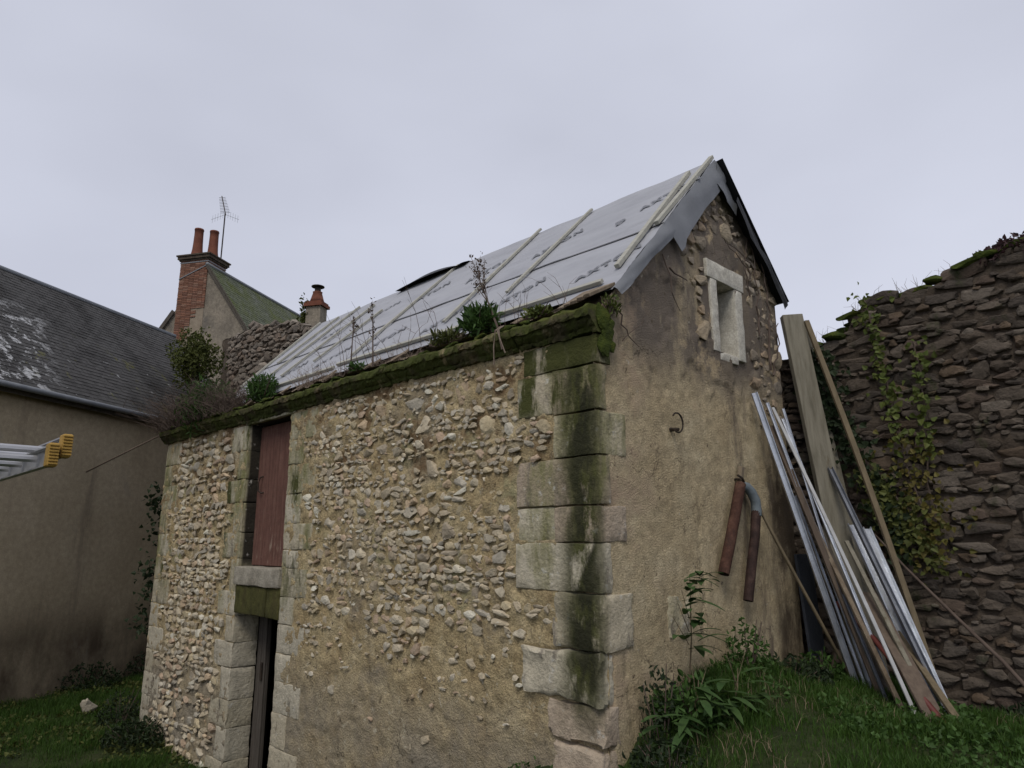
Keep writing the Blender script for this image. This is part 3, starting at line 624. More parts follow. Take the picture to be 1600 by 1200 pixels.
for i in range(46):
    c = Vector((random.uniform(LX+.2, .02), random.uniform(-.14, .0), 4.58)); s = random.uniform(.04, .11)
    o = obj('moss_cushion', random.choice(ROCKV['rubble']).copy() if i < 3 else bpy.data.meshes['moss_m%d' % (i % 3)], None, barn)
    if i < 3: o.data.name = 'moss_m%d' % i; o.data.materials.clear(); o.data.materials.append(M['moss'])
    o.matrix_basis = Matrix.Translation(c) @ Matrix.Diagonal((s*2, s, s*.6, 1))
for (yy, zz, s) in [(.05, 4.5, .16), (.10, 4.38, .14), (.06, 4.26, .13), (.14, 4.28, .09), (.13, 4.46, .1)]:
    o = obj('moss_cushion', bpy.data.meshes['moss_m1'], None, barn); o.matrix_basis = Matrix.Translation((.03, yy, zz)) @ Matrix.Diagonal((.06, s, s*1.4, 1))

# ------------------------------------------------------------------ things on the gable
t = thing('iron_ring', 'rusty iron ring on a spike in the gable render', 'ring', (.02, 1.02, 3.7))
obj('spike', tube([(-.02, 1.0, 3.7), (.08, 1.0, 3.69)], [.02, .014], 6), 'iron', t)
obj('hoop', tube([(.07, 1.0+.085*math.sin(a), 3.75-.085*math.cos(a)) for a in np.linspace(-.6, 4.0, 16)], .008, 6), 'iron', t)
def pipe_thing(name, label, pts, r, mat, elbow=None):
    t = thing(name, label, 'pipe', pts[-1])
    obj('pipe_body', (*tube(pts, r, 14, False), True), mat, t)
    inner = tube(pts, [x*.86 for x in (r if isinstance(r, list) else [r]*len(pts))], 14, False)
    obj('pipe_bore', (*inner, True), 'iron', t)
    if elbow: obj('elbow', (*tube(*elbow, 14, False), True), 'greypipe', t)
    return t
pipe_thing('downpipe', 'straight rusty brown downpipe length hung on the gable render', [(.09, 2.0, 3.28), (.09, 1.86, 3.0), (.09, 1.72, 2.72), (.08, 1.60, 2.47)], .05, 'rust')
pipe_thing('downpipe', 'dark rusty downpipe with a grey bent elbow on top', [(.10, 2.25, 3.03), (.10, 2.19, 2.8), (.09, 2.09, 2.5), (.08, 2.01, 2.22)], .045, 'rustdark',
    ([(.05, 2.09, 3.27), (.07, 2.15, 3.26), (.09, 2.20, 3.21), (.10, 2.25, 3.13), (.10, 2.255, 3.03), (.10, 2.25, 2.99)], [.042, .046, .048, .049, .049, .05]))
t = thing('pipe_hook', 'dark iron bracket and wooden peg between the two pipes', 'bracket', (0, 2.07, 3.3))
obj('peg', beam((.03, 2.07, 3.22), (.06, 2.10, 3.45), .05, .04, Vector((0, 1, 0))), 'oldwood', t)
obj('bracket_arm', tube([(-.02, 2.06, 3.33), (.06, 2.05, 3.33), (.11, 2.03, 3.30), (.12, 1.98, 3.33), (.09, 1.95, 3.36)], .011, 6), 'iron', t)
# dead creeper stems on the gable
t = thing('dead_creeper', 'dry brown creeper stems clinging above the slit window', 'creeper', (0, 2.7, 4.7))
def stem(y, z, dy, dz, n, r, wig=.05, x=.035):
    p = [(x, y, z)]
    for i in range(n): y += dy/n+random.uniform(-wig, wig); z += dz/n+random.uniform(-wig, wig)*.6; p.append((x+random.uniform(-.01, .015), y, min(z, roofz(y)-.1)))
    return tube(p, [r*(1-.6*i/n) for i in range(n+1)], 5)
st = [stem(2.95, 4.55, -.4, 1.3, 14, .014), stem(2.75, 4.9, -.15, .95, 10, .011), stem(2.6, 5.3, .0, .7, 8, .008), stem(3.0, 4.5, .1, .7, 8, .012), stem(2.62, 5.5, -.4, .3, 8, .008), stem(2.66, 5.7, -.5, .1, 8, .007), stem(.25, 4.6, .25, -.3, 6, .008), stem(.95, 5.3, .25, -.5, 6, .008), stem(1.05, 5.2, .3, -.1, 5, .01), stem(.3, 4.35, .4, .3, 6, .005)]
for s in st: obj('stem', s, 'twig', t)

# ------------------------------------------------------------------ timber and metal leaning at the gable corner
S1 = Vector((.7, .71, 0))
def lean(name, label, cat, me, mat, base):
    t = tag(obj(name, me, mat), label, cat); return t
def foot(x, y): return (x, y, gz(x, y)-.03)
lean('timber_plank', 'thick wide grey green plank leaning at the barn corner', 'plank', beam((.13, 3.36, 5.24), foot(.62, 3.25), .23, .085, S1, .005), 'plank', 0)
lean('timber_batten', 'long thin greenish batten leaning just behind the thick plank', 'batten', beam((.27, 3.42, 5.16), foot(1.30, 3.05), .055, .035, S1, .003, .06, 10), 'tan', 0)
lean('timber_batten', 'short weathered board peeking out behind the thick plank top', 'batten', beam((.20, 3.50, 5.16), foot(.7, 3.46), .08, .03, S1), 'plank', 0)
lean('metal_profile', 'leftmost bright doubled galvanised profile leaning on the render', 'metal profile', channel((.06, 2.47, 4.23), foot(.62, 2.95), .06, .03, S1), 'zinc', 0)
lean('metal_profile', 'narrow galvanised rail second from left, topping out below the plank', 'metal profile', channel((.07, 2.72, 4.16), foot(.80, 2.85), .03, .02, S1), 'zinc', 0)
lean('metal_profile', 'thin galvanised rail closest to the thick plank', 'metal profile', channel((.08, 3.06, 4.14), foot(.72, 2.98), .025, .02, S1), 'zinc', 0)
lean('timber_batten', 'brown batten leaning between the galvanised rails', 'batten', beam((.07, 2.77, 3.92), foot(.88, 2.78), .06, .03, S1, .003, .03, 8), 'brownwood', 0)
lean('white_strip', 'long pale strip crossing in front of the thick plank', 'strip', beam((.08, 2.82, 4.12), foot(1.34, 2.22), .032, .018, S1, .003, .03, 8), 'pvc', 0)
lean('bamboo_cane', 'thin tan cane leaning beside the bent pipe', 'cane', (*tube([(.05, 2.2, 3.3), (.2, 2.42, 2.75), (.42, 2.72, 2.02), foot(.61, 2.96)], .017, 7), True), 'tan', 0)
lean('timber_board', 'broad brown board with splintered end in the lower pile', 'board', beam((.80, 2.92, 2.28), foot(1.52, 2.12), .15, .03, S1, .004), 'brownwood', 0)
lean('red_conduit', 'dull red plastic conduit at the bottom of the pile', 'conduit', (*tube([(.46, 3.05, 2.16), (.9, 2.7, 1.9), foot(1.60, 2.08)], .026, 9), True), 'redpvc', 0)
lean('metal_profile', 'wide galvanised stud right of the thick plank, shorter one', 'metal profile', channel((.60, 3.25, 2.92), foot(1.33, 2.74), .09, .04, S1), 'zinc', 0)
lean('metal_profile', 'rightmost galvanised stud lying against the long batten', 'metal profile', channel((.73, 3.27, 2.88), foot(1.45, 2.62), .075, .04, S1), 'zinc', 0)
lean('metal_profile', 'dark dull steel rail rising above the two studs', 'metal profile', channel((.42, 3.30, 3.5), foot(1.48, 2.52), .05, .04, S1), 'zincdark', 0)
lean('timber_batten', 'short tan batten at the right foot of the pile', 'batten', beam((.98, 2.98, 1.98), foot(1.69, 2.14), .055, .03, S1), 'tan', 0)
lean('timber_board', 'dark brown board deep in the pile beneath the pale strip', 'board', beam((.30, 3.12, 2.9), foot(.90, 2.95), .10, .025, S1), 'darkdoor', 0)
lean('dark_slab', 'dark blue grey slab upright against the gable foot', 'slab', beam((.06, 3.27, 2.62), (.14, 3.27, 1.5), .34, .03, Vector((0, 1, 0)), .004), 'slab', 0)
lean('timber_offcut', 'small wooden offcut by the slab in the grass', 'offcut', beam((.42, 3.1, 1.72), (.36, 2.98, 1.42), .07, .04, S1), 'brownwood', 0)
lean('metal_profile', 'very thin bright rail crossing low behind the tan cane', 'metal profile', channel((.22, 2.86, 3.2), foot(.74, 2.86), .022, .02, S1), 'zinc', 0)
lean('metal_profile', 'slim dull rail beside the brown batten', 'metal profile', channel((.10, 2.90, 3.75), foot(.97, 2.66), .028, .02, S1), 'zincdark', 0)
lean('metal_profile', 'slim bright rail between pale strip and thick plank', 'metal profile', channel((.10, 2.98, 4.02), foot(1.08, 2.62), .028, .02, S1), 'zinc', 0)
lean('timber_batten', 'dark weathered batten under the pale strip', 'batten', beam((.12, 2.98, 3.45), foot(1.14, 2.5), .04, .03, S1), 'oldwood', 0)
lean('timber_batten', 'grey batten edge beside the broad brown board', 'batten', beam((.62, 3.02, 2.75), foot(1.47, 2.26), .04, .03, S1), 'plank', 0)
lean('fallen_branch', 'thin bare branch sloping across the foot of the dark wall', 'branch', (*tube([(.75, 3.42, 2.82), (1.0, 3.42, 2.5), (1.35, 3.43, 2.1), (1.7, 3.42, 1.72), (2.1, 3.4, 1.2)], [.008, .014, .017, .02, .022], 6), True), 'twig', 0)

# ------------------------------------------------------------------ rubble walls
def course_wall(x0, x1, y, topf, z0, sizes, depth=.2):
    items = []; z = z0
    zt = max(topf(x) for x in np.linspace(x0, x1, 30))
    while z < zt:
        h = random.uniform(*sizes[1]); x = x0 - random.uniform(0, .2)
        while x < x1:
            wd = h*random.uniform(1.1, 3.1); hh = h*random.uniform(.8, 1.25); cx = x+wd/2; cz = z+h/2+random.uniform(-.025, .025)+.06*fbm((cx, z, 0), .7)
            if cz < topf(cx)-.02:
                dp = random.uniform(.7, 1.2)*depth
                rot = Matrix.Rotation(random.uniform(-.13, .13), 4, 'Y') @ Matrix.Rotation(random.uniform(-.22, .22), 4, 'Z') @ Matrix.Rotation(random.uniform(-.25, .25), 4, 'X')
                items.append((Vector((cx, y+dp*.5-random.uniform(.006, .032), cz)), (wd*1.02, dp, hh), rot))
                if random.random() < .45: # pinning stones in the joints
                    s = random.uniform(.04, .08); items.append((Vector((x+random.uniform(-.02, .02), y+.0, cz+random.uniform(-.5, .5)*h)), (s*1.5, s, s*.7), rot))
            x += wd*.98
        z += h*.95
    return items
def wtop(x):
    pts = [(-1, 4.85), (.15, 4.88), (.45, 4.95), (.62, 5.0), (.70, 5.25), (.95, 5.33), (1.3, 5.28), (1.7, 5.42), (2.3, 5.55), (3, 5.7), (5, 6)]
    for (a, b), (c, d) in zip(pts[:-1], pts[1:]):
        if x <= c: return b+(d-b)*max(0, (x-a)/(c-a))
    return 6
gw = thing('garden_wall', 'tall dark rubble garden wall with ivy beside the barn', 'wall', (1.5, 3.9, 1.1))
us = spans([-1, 5], .04); zs = spans([.4, 6.05], .04)
face = obj('wall_face', (*wall_grid(us, zs, lambda a, b: False, lambda u, z, h: (u, 3.625-h*1.6, z), top=lambda u: wtop(u)-.06), True), 'dmortar', gw)
us2 = spans([-1, 5], .1)
v, f = [], []
for u in us2:
    for yy, dz in ((3.61, -.07), (3.8, .02+.05*fbm((u, 0, 0), 3)), (4.05, -.02), (4.1, -.4), (4.1, -5.5)): v.append((u, yy, wtop(u)+dz))
f = [(i*5+j, (i+1)*5+j, (i+1)*5+j+1, i*5+j+1) for i in range(len(us2)-1) for j in range(4)]
obj('wall_core', (v, f), 'dmortar', gw)
place_stones('wall_stone', course_wall(-.6, 5, 3.6, wtop, .8, (0, (.055, .15))), 'dark', face, lambda c: .2 < c.x < 2.5 and c.z > 1.1)
for i in range(40):
    xx = random.uniform(.2, 3.2); s = random.uniform(.08, .2)
    o = obj('moss_cushion', bpy.data.meshes['moss_m%d' % (i % 3)], None, gw); o.matrix_basis = Matrix.Translation((xx, 3.68+random.uniform(-.05, .15), wtop(xx)+.0)) @ Matrix.Diagonal((s*1.6, s*1.3, s*.6, 1))

def rtop(x):
    pts = [(-18, 8.45), (-15.4, 8.45), (-14.2, 8.4), (-13.2, 8.2), (-12, 7.95), (-10.9, 7.55), (-9.5, 6.9), (-8, 6.2)]
    for (a, b), (c, d) in zip(pts[:-1], pts[1:]):
        if x <= c: return b+(d-b)*(x-a)/(c-a)+.06*fbm((x, 0, 0), 2)
    return 6.2
rw = thing('ruined_wall', 'high ruined rubble wall behind the far roof end', 'wall', (-13, 4.2, 0))
us = spans([-16.5, -8], .12); zs = spans([-.2, 8.5], .12)
rface = obj('wall_face', (*wall_grid(us, zs, lambda a, b: False, lambda u, z, h: (u, 3.62-h*2, z), top=lambda u: rtop(u)-.06), True), 'dmortar', rw)
v = []
for u in us:
    for yy, dz in ((3.61, -.07), (3.9, .0), (4.3, -.05), (4.35, -8)): v.append((u, yy, rtop(u)+dz))
obj('wall_core', (v, [(i*4+j, (i+1)*4+j, (i+1)*4+j+1, i*4+j+1) for i in range(len(us)-1) for j in range(3)]), 'dmortar', rw)
place_stones('wall_stone', course_wall(-15.9, -8.6, 3.58, rtop, 4.6, (0, (.09, .2)), .25), 'mid', rface, lambda c: c.x < -10.6 and c.z > 5.9, 260)

# ------------------------------------------------------------------ neighbouring houses
HB = Vector((-12.51, -1.28, 0)); HD = Vector((-.518, .8554, 0)); HN = Vector((.8554, .518, 0))
def hp(t, s, z): return HB + HD*t + HN*s + Vector((0, 0, z))
def quad(a, b, c, d): return [tuple(a), tuple(b), tuple(c), tuple(d)], [(0, 1, 2, 3)]
def slates(p00, along, up, ln, rise, wd, ht, seed):
    """overlapping slates laid in courses on a roof plane, one joined part"""
    r = random.Random(seed); nrm = along.cross(up).normalized(); v, f = [], []; row = 0; y = 0
    while y < rise:
        x = -(row % 2)*wd/2
        while x < ln:
            a, b = max(0, x+.004), min(ln, x+wd-.004)
            if b > a:
                l0, l1 = .013+r.uniform(-.003, .004), .004; y1 = min(rise, y+ht*1.15); j = r.uniform(-.006, .006)
                q = [p00+along*a+up*(y+j)+nrm*l0, p00+along*b+up*(y+j+r.uniform(-.004, .004))+nrm*(l0+r.uniform(-.004, .004)), p00+along*b+up*y1+nrm*l1, p00+along*a+up*y1+nrm*l1, p00+along*a+up*(y+j)+nrm*(l0-.009), p00+along*b+up*(y+j)+nrm*(l0-.009)]
                o = len(v); v += q; f += [(o, o+1, o+2, o+3), (o+4, o+5, o+1, o)]
            x += wd
        y += ht; row += 1
    return v, f
h1 = thing('beige_house', 'beige rendered house with dark lichened slate roof at far left', 'house', hp(0, 0, -.1))
T0, T1 = -7, 6.5
obj('wall', join([quad(hp(T0, 0, -.5), hp(T1, 0, -.5), hp(T1, 0, 5.75), hp(T0, 0, 5.75)), ([tuple(hp(T1, 0, -.5)), tuple(hp(T1, -5.5, -.5)), tuple(hp(T1, -5.5, 5.75)), tuple(hp(T1, -2.75, 8.6)), tuple(hp(T1, 0, 5.75))], [(0, 1, 2, 3, 4)])]), 'render', h1)
e0, e1 = hp(T0, .32, 5.52), hp(T0, -2.75, 8.72); upv = (e1-e0).normalized()
rf1 = obj('roof', join([quad(hp(T0, .30, 5.49), hp(T1, .30, 5.49), hp(T1, -2.75, 8.68), hp(T0, -2.75, 8.68)), quad(hp(T0, -2.75, 8.68), hp(T1, -2.75, 8.68), hp(T1, -5.8, 5.49), hp(T0, -5.8, 5.49))]), 'slate', h1)
obj('slates', slates(e0, HD, upv, T1-T0, (e1-e0).length, .24, .125, 3), 'slate', rf1, 'stuff')
obj('ridge_capping', (*tube([hp(T0, -2.75, 8.73), hp(T1, -2.75, 8.73)], .06, 8), True), 'zincflash', rf1)
obj('eave_board', beam(hp(T0, .22, 5.46), hp(T1, .22, 5.46), .20, .03, Vector((0, 0, 1))+HN*.3), 'darkdoor', h1)
obj('gutter', (*tube([hp(T0, .36, 5.47), hp(T1, .36, 5.47)], .055, 8), True), 'zincflash', h1)

h2 = thing('gable_house', 'grey gabled house with mossy slate roof behind the ruined wall', 'house', hp(11, -5.4, 0))
GA, GT = 13.0, 11
obj('wall', ([tuple(hp(GT, -8.6, -.2)), tuple(hp(GT, -8.6, 8.85)), tuple(hp(GT, -5.43, GA)), tuple(hp(GT, -2.25, 8.55)), tuple(hp(GT, -2.25, -.2))], [(0, 1, 2, 3, 4)]), 'grender', h2)
r0 = hp(GT-.12, -2.05, 8.27); u2 = (hp(GT-.12, -5.43, GA+.03)-r0).normalized(); L2 = (hp(GT-.12, -5.43, GA+.03)-r0).length
rf2 = obj('roof', join([quad(hp(GT-.1, -2.05, 8.23), hp(GT+9, -2.05, 8.23), hp(GT+9, -5.43, GA), hp(GT-.1, -5.43, GA)), quad(hp(GT+.02, -5.43, GA), hp(GT+9, -5.43, GA), hp(GT+9, -8.8, 8.5), hp(GT+.02, -8.8, 8.5))]), 'slategreen', h2)
obj('slates', slates(r0, HD, u2, 9.1, L2, .26, .15, 5), 'slategreen', rf2, 'stuff')
obj('ridge_capping', (*tube([hp(GT-.1, -5.43, GA+.05), hp(GT+9, -5.43, GA+.05)], .07, 8), True), 'zincflash', rf2)
obj('verge_board', beam(hp(GT-.08, -5.43, GA-.02), hp(GT-.08, -2.1, 8.36), .13, .04, Vector((0, 0, 1))), 'darkdoor', h2)
obj('verge_board', beam(hp(GT-.08, -6.72, 11.28), hp(GT-.08, -8.7, 8.62), .16, .04, Vector((0, 0, 1))), 'darkdoor', h2)
# brick stack on the gable
ch = obj('chimney', join([quad(hp(GT-.01, -6.64, 9.6), hp(GT-.01, -5.46, 9.6), hp(GT-.01, -5.46, 13.3), hp(GT-.01, -6.64, 13.3)), quad(hp(GT-.01, -5.46, 11.5), hp(GT+1.0, -5.46, 11.5), hp(GT+1.0, -5.46, 13.3), hp(GT-.01, -5.46, 13.3)), quad(hp(GT-.01, -6.64, 9.6), hp(GT+1.0, -6.64, 9.6), hp(GT+1.0, -6.64, 13.3), hp(GT-.01, -6.64, 13.3)), quad(hp(GT+1, -6.64, 9.6), hp(GT+1.0, -5.46, 9.6), hp(GT+1.0, -5.46, 13.3), hp(GT+1, -6.64, 13.3))]), 'bmortar', h2, label='tall red brick chimney stack')
v, f = [], []
def hbox(t0, t1, s0, s1, z0, z1):
    o = len(v)
    for t in (t0, t1):
        for s in (s0, s1):
            for z in (z0, z1): v.append(tuple(hp(t, s, z)))
    f.extend([tuple(o+i for i in q) for q in ((0, 1, 3, 2), (4, 6, 7, 5), (0, 4, 5, 1), (2, 3, 7, 6), (0, 2, 6, 4), (1, 5, 7, 3))])
z = 9.9; row = 0
while z < 13.27:
    s = -6.66+(row % 2)*.11
    a = s-.11 if row % 2 else s
    while a < -5.46:
        b = min(a+.21, -5.44); aa = max(a, -6.66)
        if b-aa > .03 and not (z < 11.3 and aa > -6.66+.25+(z-9.9)*.35+random.uniform(-.15, .15)): hbox(GT-.03-random.uniform(0, .012), GT+.05, aa, b, z, z+.055)
        a += .22
    a = GT+.05
    while a < GT+1:
        if z > 12.6: hbox(a, min(a+.21, GT+1.01), -5.5, -5.435+random.uniform(0, .012), z, z+.055)
        a += .22
    z += .068; row += 1
obj('bricks', (v, f), 'brick', ch, 'stuff')
v, f = [], []; hbox(GT-.12, GT+1.1, -6.76, -5.34, 13.33, 13.44); hbox(GT-.07, GT+1.06, -6.71, -5.39, 13.27, 13.325); hbox(GT-.16, GT+1.14, -6.80, -5.30, 13.445, 13.50)
obj('chimney_cap', (v, f), 'dmortar', ch)
v, f = [], []; hbox(GT-.045, GT+1.03, -6.68, -5.42, 13.18, 13.22)
obj('flashing', (v, f), 'zincflash', ch)
obj('flashing', beam(hp(GT-.05, -6.66, 12.55), hp(GT-.05, -5.44, 13.04), .04, .02, Vector((0, 0, 1))), 'zincflash', ch)
for (tt, ss) in ((GT+.3, -6.25), (GT+.62, -5.8)):
    c = hp(tt, ss, 13.5); rr = [.27, .22, .19, .175, .165, .165, .18, .17]; hh = [0, .15, .35, .6, .95, 1.15, 1.16, 1.22]
    obj('chimney_pot', (*tube([c+Vector((0, 0, z)) for z in hh], rr, 14), True), 'terracotta', ch)
an = thing('tv_antenna', 'yagi television antenna on a mast above the brick chimney', 'antenna', hp(GT+.75, -5.5, 13.4))
mt_ = hp(GT+.75, -5.5, 15.55); obj('mast', tube([hp(GT+.75, -5.5, 13.3), mt_], .025, 6), 'iron', an)
bd = (Rt*-.30 + Vector((0, 0, .95))*.75 + Vd*.35).normalized(); obj('boom', tube([mt_-bd*.15, mt_+bd*1.15], .02, 5), 'iron', an)
for i in range(11):
    c = mt_+bd*(.0+.105*i); d = (Rt*.9+Zu*.05).normalized(); obj('element', tube([c-d*(.19-.006*i), c+d*(.19-.006*i)], .008, 4), 'iron', an)
for sg in (-1, 1):
    for i in range(5): c = mt_-bd*.12+(Vd*.2+Rt*.25*1-Zu*.2)*.0+Rt*(.1+.1*i)*sg-Zu*.05*i*1; obj('reflector_rod', tube([c-Zu*.16, c+Zu*.16], .005, 4), 'zincflash', an)
    obj('reflector_rod', tube([mt_-bd*.12, mt_-bd*.12+Rt*.55*sg-Zu*.22], .006, 4), 'zincflash', an)
# little chimney far behind
c2 = thing('small_chimney', 'small ivy grown chimney with red pot and black cowl', 'chimney', (-20.4, 8.6, 7))
def vbox(cx, cy, w_, d_, z0, z1): 
    c = Vector((cx, cy, 0)); a = HN*w_/2; b = HD*d_/2; o = [c-a-b, c+a-b, c+a+b, c-a+b]
    return [(p.x, p.y, z) for z in (z0, z1) for p in o], [(3, 2, 1, 0), (4, 5, 6, 7)]+[(k, (k+1) % 4, 4+(k+1) % 4, 4+k) for k in range(4)]
obj('stack', vbox(-20.4, 8.6, .6, .5, 6, 11.5), 'grender', c2); obj('crown', join([vbox(-20.4, 8.6, .76, .66, 11.5, 11.62), vbox(-20.4, 8.6, .66, .58, 11.62, 11.70)]), 'terracotta', c2)
obj('pot', (*tube([(-20.4, 8.6, z) for z in (11.7, 11.85, 12.1, 12.13)], [.29, .24, .17, .19], 14), True), 'terracotta', c2)
obj('cowl', join([tube([(-20.4, 8.6, 12.1), (-20.4, 8.6, 12.3)], .12, 10), tube([(-20.4, 8.6, 12.34), (-20.4, 8.6, 12.37), (-20.4, 8.6, 12.44)], [.25, .25, .06], 12)]), 'iron', c2)
# ------------------------------------------------------------------ ladder lying on trestles, end in view
ld = thing('aluminium_ladder', 'aluminium extension ladder with yellow rubber feet at left edge', 'ladder', (-1.7, -3.8, 2.9))
for k, (xe, yy, z0) in enumerate(((.16, -3.61, 3.035), (.145, -3.565, 3.075))):
    for yo in (0, -.38):
        y0 = yy+yo*(1 if k == 0 else .8)
        obj('rail', channel((-3.2, y0, z0+.04), (xe, y0, z0+.04), .08, .025, Vector((0, 0, 1))), 'alu', ld)
        ft = obj('foot', box(xe-.005, xe+.055, y0-.018, y0+.018, z0-.006, z0+.086, .005), 'yellow', ld)
        for j in range(7): obj('ridge', box(xe+.055, xe+.061, y0-.017, y0+.017, z0+.002+.012*j, z0+.008+.012*j, .001), 'yellow', ft)
    for i in range(11): xx = xe-.22-.28*i; obj('rung', tube([(xx, yy, z0+.045), (xx, yy-.38, z0+.045)], .015, 8), 'alu', ld)
for xx in (-2.3, -3.0):
    tr = thing('trestle', 'wooden trestle carrying the ladder, %s one' % ('nearer' if xx > -2.5 else 'farther'), 'trestle', (xx, -3.75, gz(xx, -3.75)))
    obj('top_rail', box(xx-.04, xx+.04, -4.1, -3.4, 2.94, 3.03), 'oldwood', tr)
    for sx in (-1, 1):
        for yy in (-4.02, -3.48): obj('leg', beam((xx, yy, 2.95), (xx+.3*sx, yy, gz(xx+.3*sx, yy)-.02), .06, .05, Vector((0, 1, 0))), 'oldwood', tr)

# ------------------------------------------------------------------ vegetation
def leaves(pts, size, ratio=.45, droop=.3, shape='leaf', up=.3, nrm=None):
    """pts Nx3 -> joined small folded leaves"""
    n = len(pts); pts = np.asarray(pts)
    d = rng.normal(size=(n, 3)); d[:, 2] += up
    if nrm is not None: d -= np.outer((d@np.array(nrm)), nrm)*.75
    d /= np.linalg.norm(d, axis=1, keepdims=True)
    a = rng.normal(size=(n, 3))
    if nrm is not None: a = np.array(nrm)+.45*a
    s = np.cross(d, a); s /= np.linalg.norm(s, axis=1, keepdims=True); nn = np.cross(s, d)
    ln = size*rng.uniform(.6, 1.25, (n, 1)); w_ = ln*ratio
    if shape == 'ivy': prof_ = [(0, 0, 0), (.18, .55, .1), (.5, .42, .05), (1, 0, -.15), (.5, -.42, .05), (.18, -.55, .1)]
    else: prof_ = [(0, 0, 0), (.35, .5, .08), (.7, .35, 0), (1, 0, -droop), (.7, -.35, 0), (.35, -.5, .08)]
    v = np.stack([pts+d*ln*p[0]+s*w_*p[1]+nn*ln*p[2] for p in prof_], 1).reshape(-1, 3)
    idx = np.arange(n)[:, None]*6
    f = np.concatenate([idx+np.array([[0, 1, 2, 3]]), idx+np.array([[0, 3, 4, 5]])], 0)
    return v.tolist(), f.tolist()
def blades(x, y, z, h, wd, lean=.5):
    n = len(x); a = rng.uniform(0, 2*np.pi, n); b = rng.uniform(0, 2*np.pi, n); le = rng.uniform(.1, lean, n)*h
    p = np.stack([x, y, z], 1); wv = np.stack([np.cos(a), np.sin(a), 0*a], 1)*wd[:, None]/2; lv = np.stack([np.cos(b), np.sin(b), 0*b], 1)*le[:, None]; up = np.stack([0*h, 0*h, h], 1)
    v = np.stack([p-wv, p+wv, p+lv*.35+up*.6+wv*.7, p+lv*.35+up*.6-wv*.7, p+lv*1.1+up*(1-le/h*.3)[:, None]], 1).reshape(-1, 3)
    i = np.arange(n)*5
    f = [(k, k+1, k+2, k+3) for k in i.tolist()]+[(k+3, k+2, k+4) for k in i.tolist()]
    return v.tolist(), f
def grass(name, label, rect, n, hr, excl):
    x = rng.uniform(rect[0], rect[1], n); y = rng.uniform(rect[2], rect[3], n)
    cl = np.array([fbm((a, b, 0), 1.3, 2) for a, b in zip(x.tolist(), y.tolist())])
    k = ~excl(x, y) & (rng.uniform(size=n) < .45+.9*(cl+.3)); x, y, cl = x[k], y[k], cl[k]
    h = rng.uniform(*hr, len(x))*(1+1.0*np.clip(cl, -.5, .8)); z = ground_np(x, y)-.015
    o = obj(name, blades(x, y, z, h, rng.uniform(.004, .010, len(x))), 'grass', kind='stuff'); o['label'] = label; o['category'] = 'grass'
inb = lambda x, y: (x > LX-.02) & (x < .04) & (y > -.04) & (y < 3.3)
grass('mound_grass', 'green grass on the mound at the foot of the gable', (.02, 3.3, -1.2, 3.55), 75000, (.05, .13), lambda x, y: inb(x, y) | (y > 3.6))
grass('yard_grass', 'dark grass in the low yard before the beige house', (-14.2, -5.8, -4.5, 2.5), 110000, (.06, .17), lambda x, y: inb(x, y) | ((x+12.51)*.8554+(y+1.28)*.518 < .03))
def cover(name, label, rect, n, size, mat, ok):
    x = rng.uniform(rect[0], rect[1], n); y = rng.uniform(rect[2], rect[3], n); k = ok(x, y) & (np.array([fbm((a, b, 9), .9, 3) for a, b in zip(x.tolist(), y.tolist())]) > -.02); x, y = x[k], y[k]
    o = obj(name, leaves(np.stack([x, y, ground_np(x, y)+rng.uniform(.02, .09, len(x))], 1), size, .75, .1, 'ivy', .2), mat, kind='stuff'); o['label'] = label; o['category'] = 'weeds'
cover('ground_ivy', 'small round leaved weeds mixed into the mound grass', (.03, 3.2, -1, 3.5), 9000, .045, 'leafshrub', lambda x, y: x > .04)
cover('yard_weeds', 'small leaved weeds mixed into the yard grass', (-13.5, -6, -4, 2), 9000, .06, 'leafbush', lambda x, y: ~inb(x, y) & ((x+12.51)*.8554+(y+1.28)*.518 > .05))
def drytufts(label, rect, n):
    x = rng.uniform(rect[0], rect[1], n); y = rng.uniform(rect[2], rect[3], n); k = (~inb(x, y)) & (np.array([fbm((a, b, 4), 1.1, 3) for a, b in zip(x.tolist(), y.tolist())]) > .06); x, y = x[k], y[k]
    o = obj('dry_grass', blades(x, y, ground_np(x, y)-.01, rng.uniform(.06, .2, len(x)), rng.uniform(.003, .007, len(x)), 1.1), 'drygrass', kind='stuff'); o['label'] = label; o['category'] = 'grass'
drytufts('straw coloured dead blades scattered in the mound grass', (.05, 3.2, -1, 3.5), 2600)
# broad weeds along the gable foot and the barn's far corner
def weed(label, c, n, rad, size, mat='leafshrub', h=.3, cat='weed', name='leafy_weed', group=None, ratio=.5):
    t = thing(name, label, cat, c, group)
    ps = []; sts = []
    for i in range(max(4, n//40)):
        a = random.uniform(0, 6.28); r_ = rad*math.sqrt(random.random()); tip = Vector(c)+Vector((math.cos(a)*r_, math.sin(a)*r_, h*random.uniform(.5, 1)))
        sts.append(tube([Vector(c)+Vector((math.cos(a), math.sin(a), 0))*r_*.3, tip], [.006, .003], 4))
    for i in range(n):
        a = random.uniform(0, 6.28); r_ = rad*math.sqrt(random.random()); ps.append((c[0]+math.cos(a)*r_, c[1]+math.sin(a)*r_, c[2]+h*random.random()*(1-.6*(r_/rad)**2)))
    obj('stems', join(sts), 'twig', t); obj('foliage', leaves(ps, size, ratio), mat, t, 'stuff'); return t
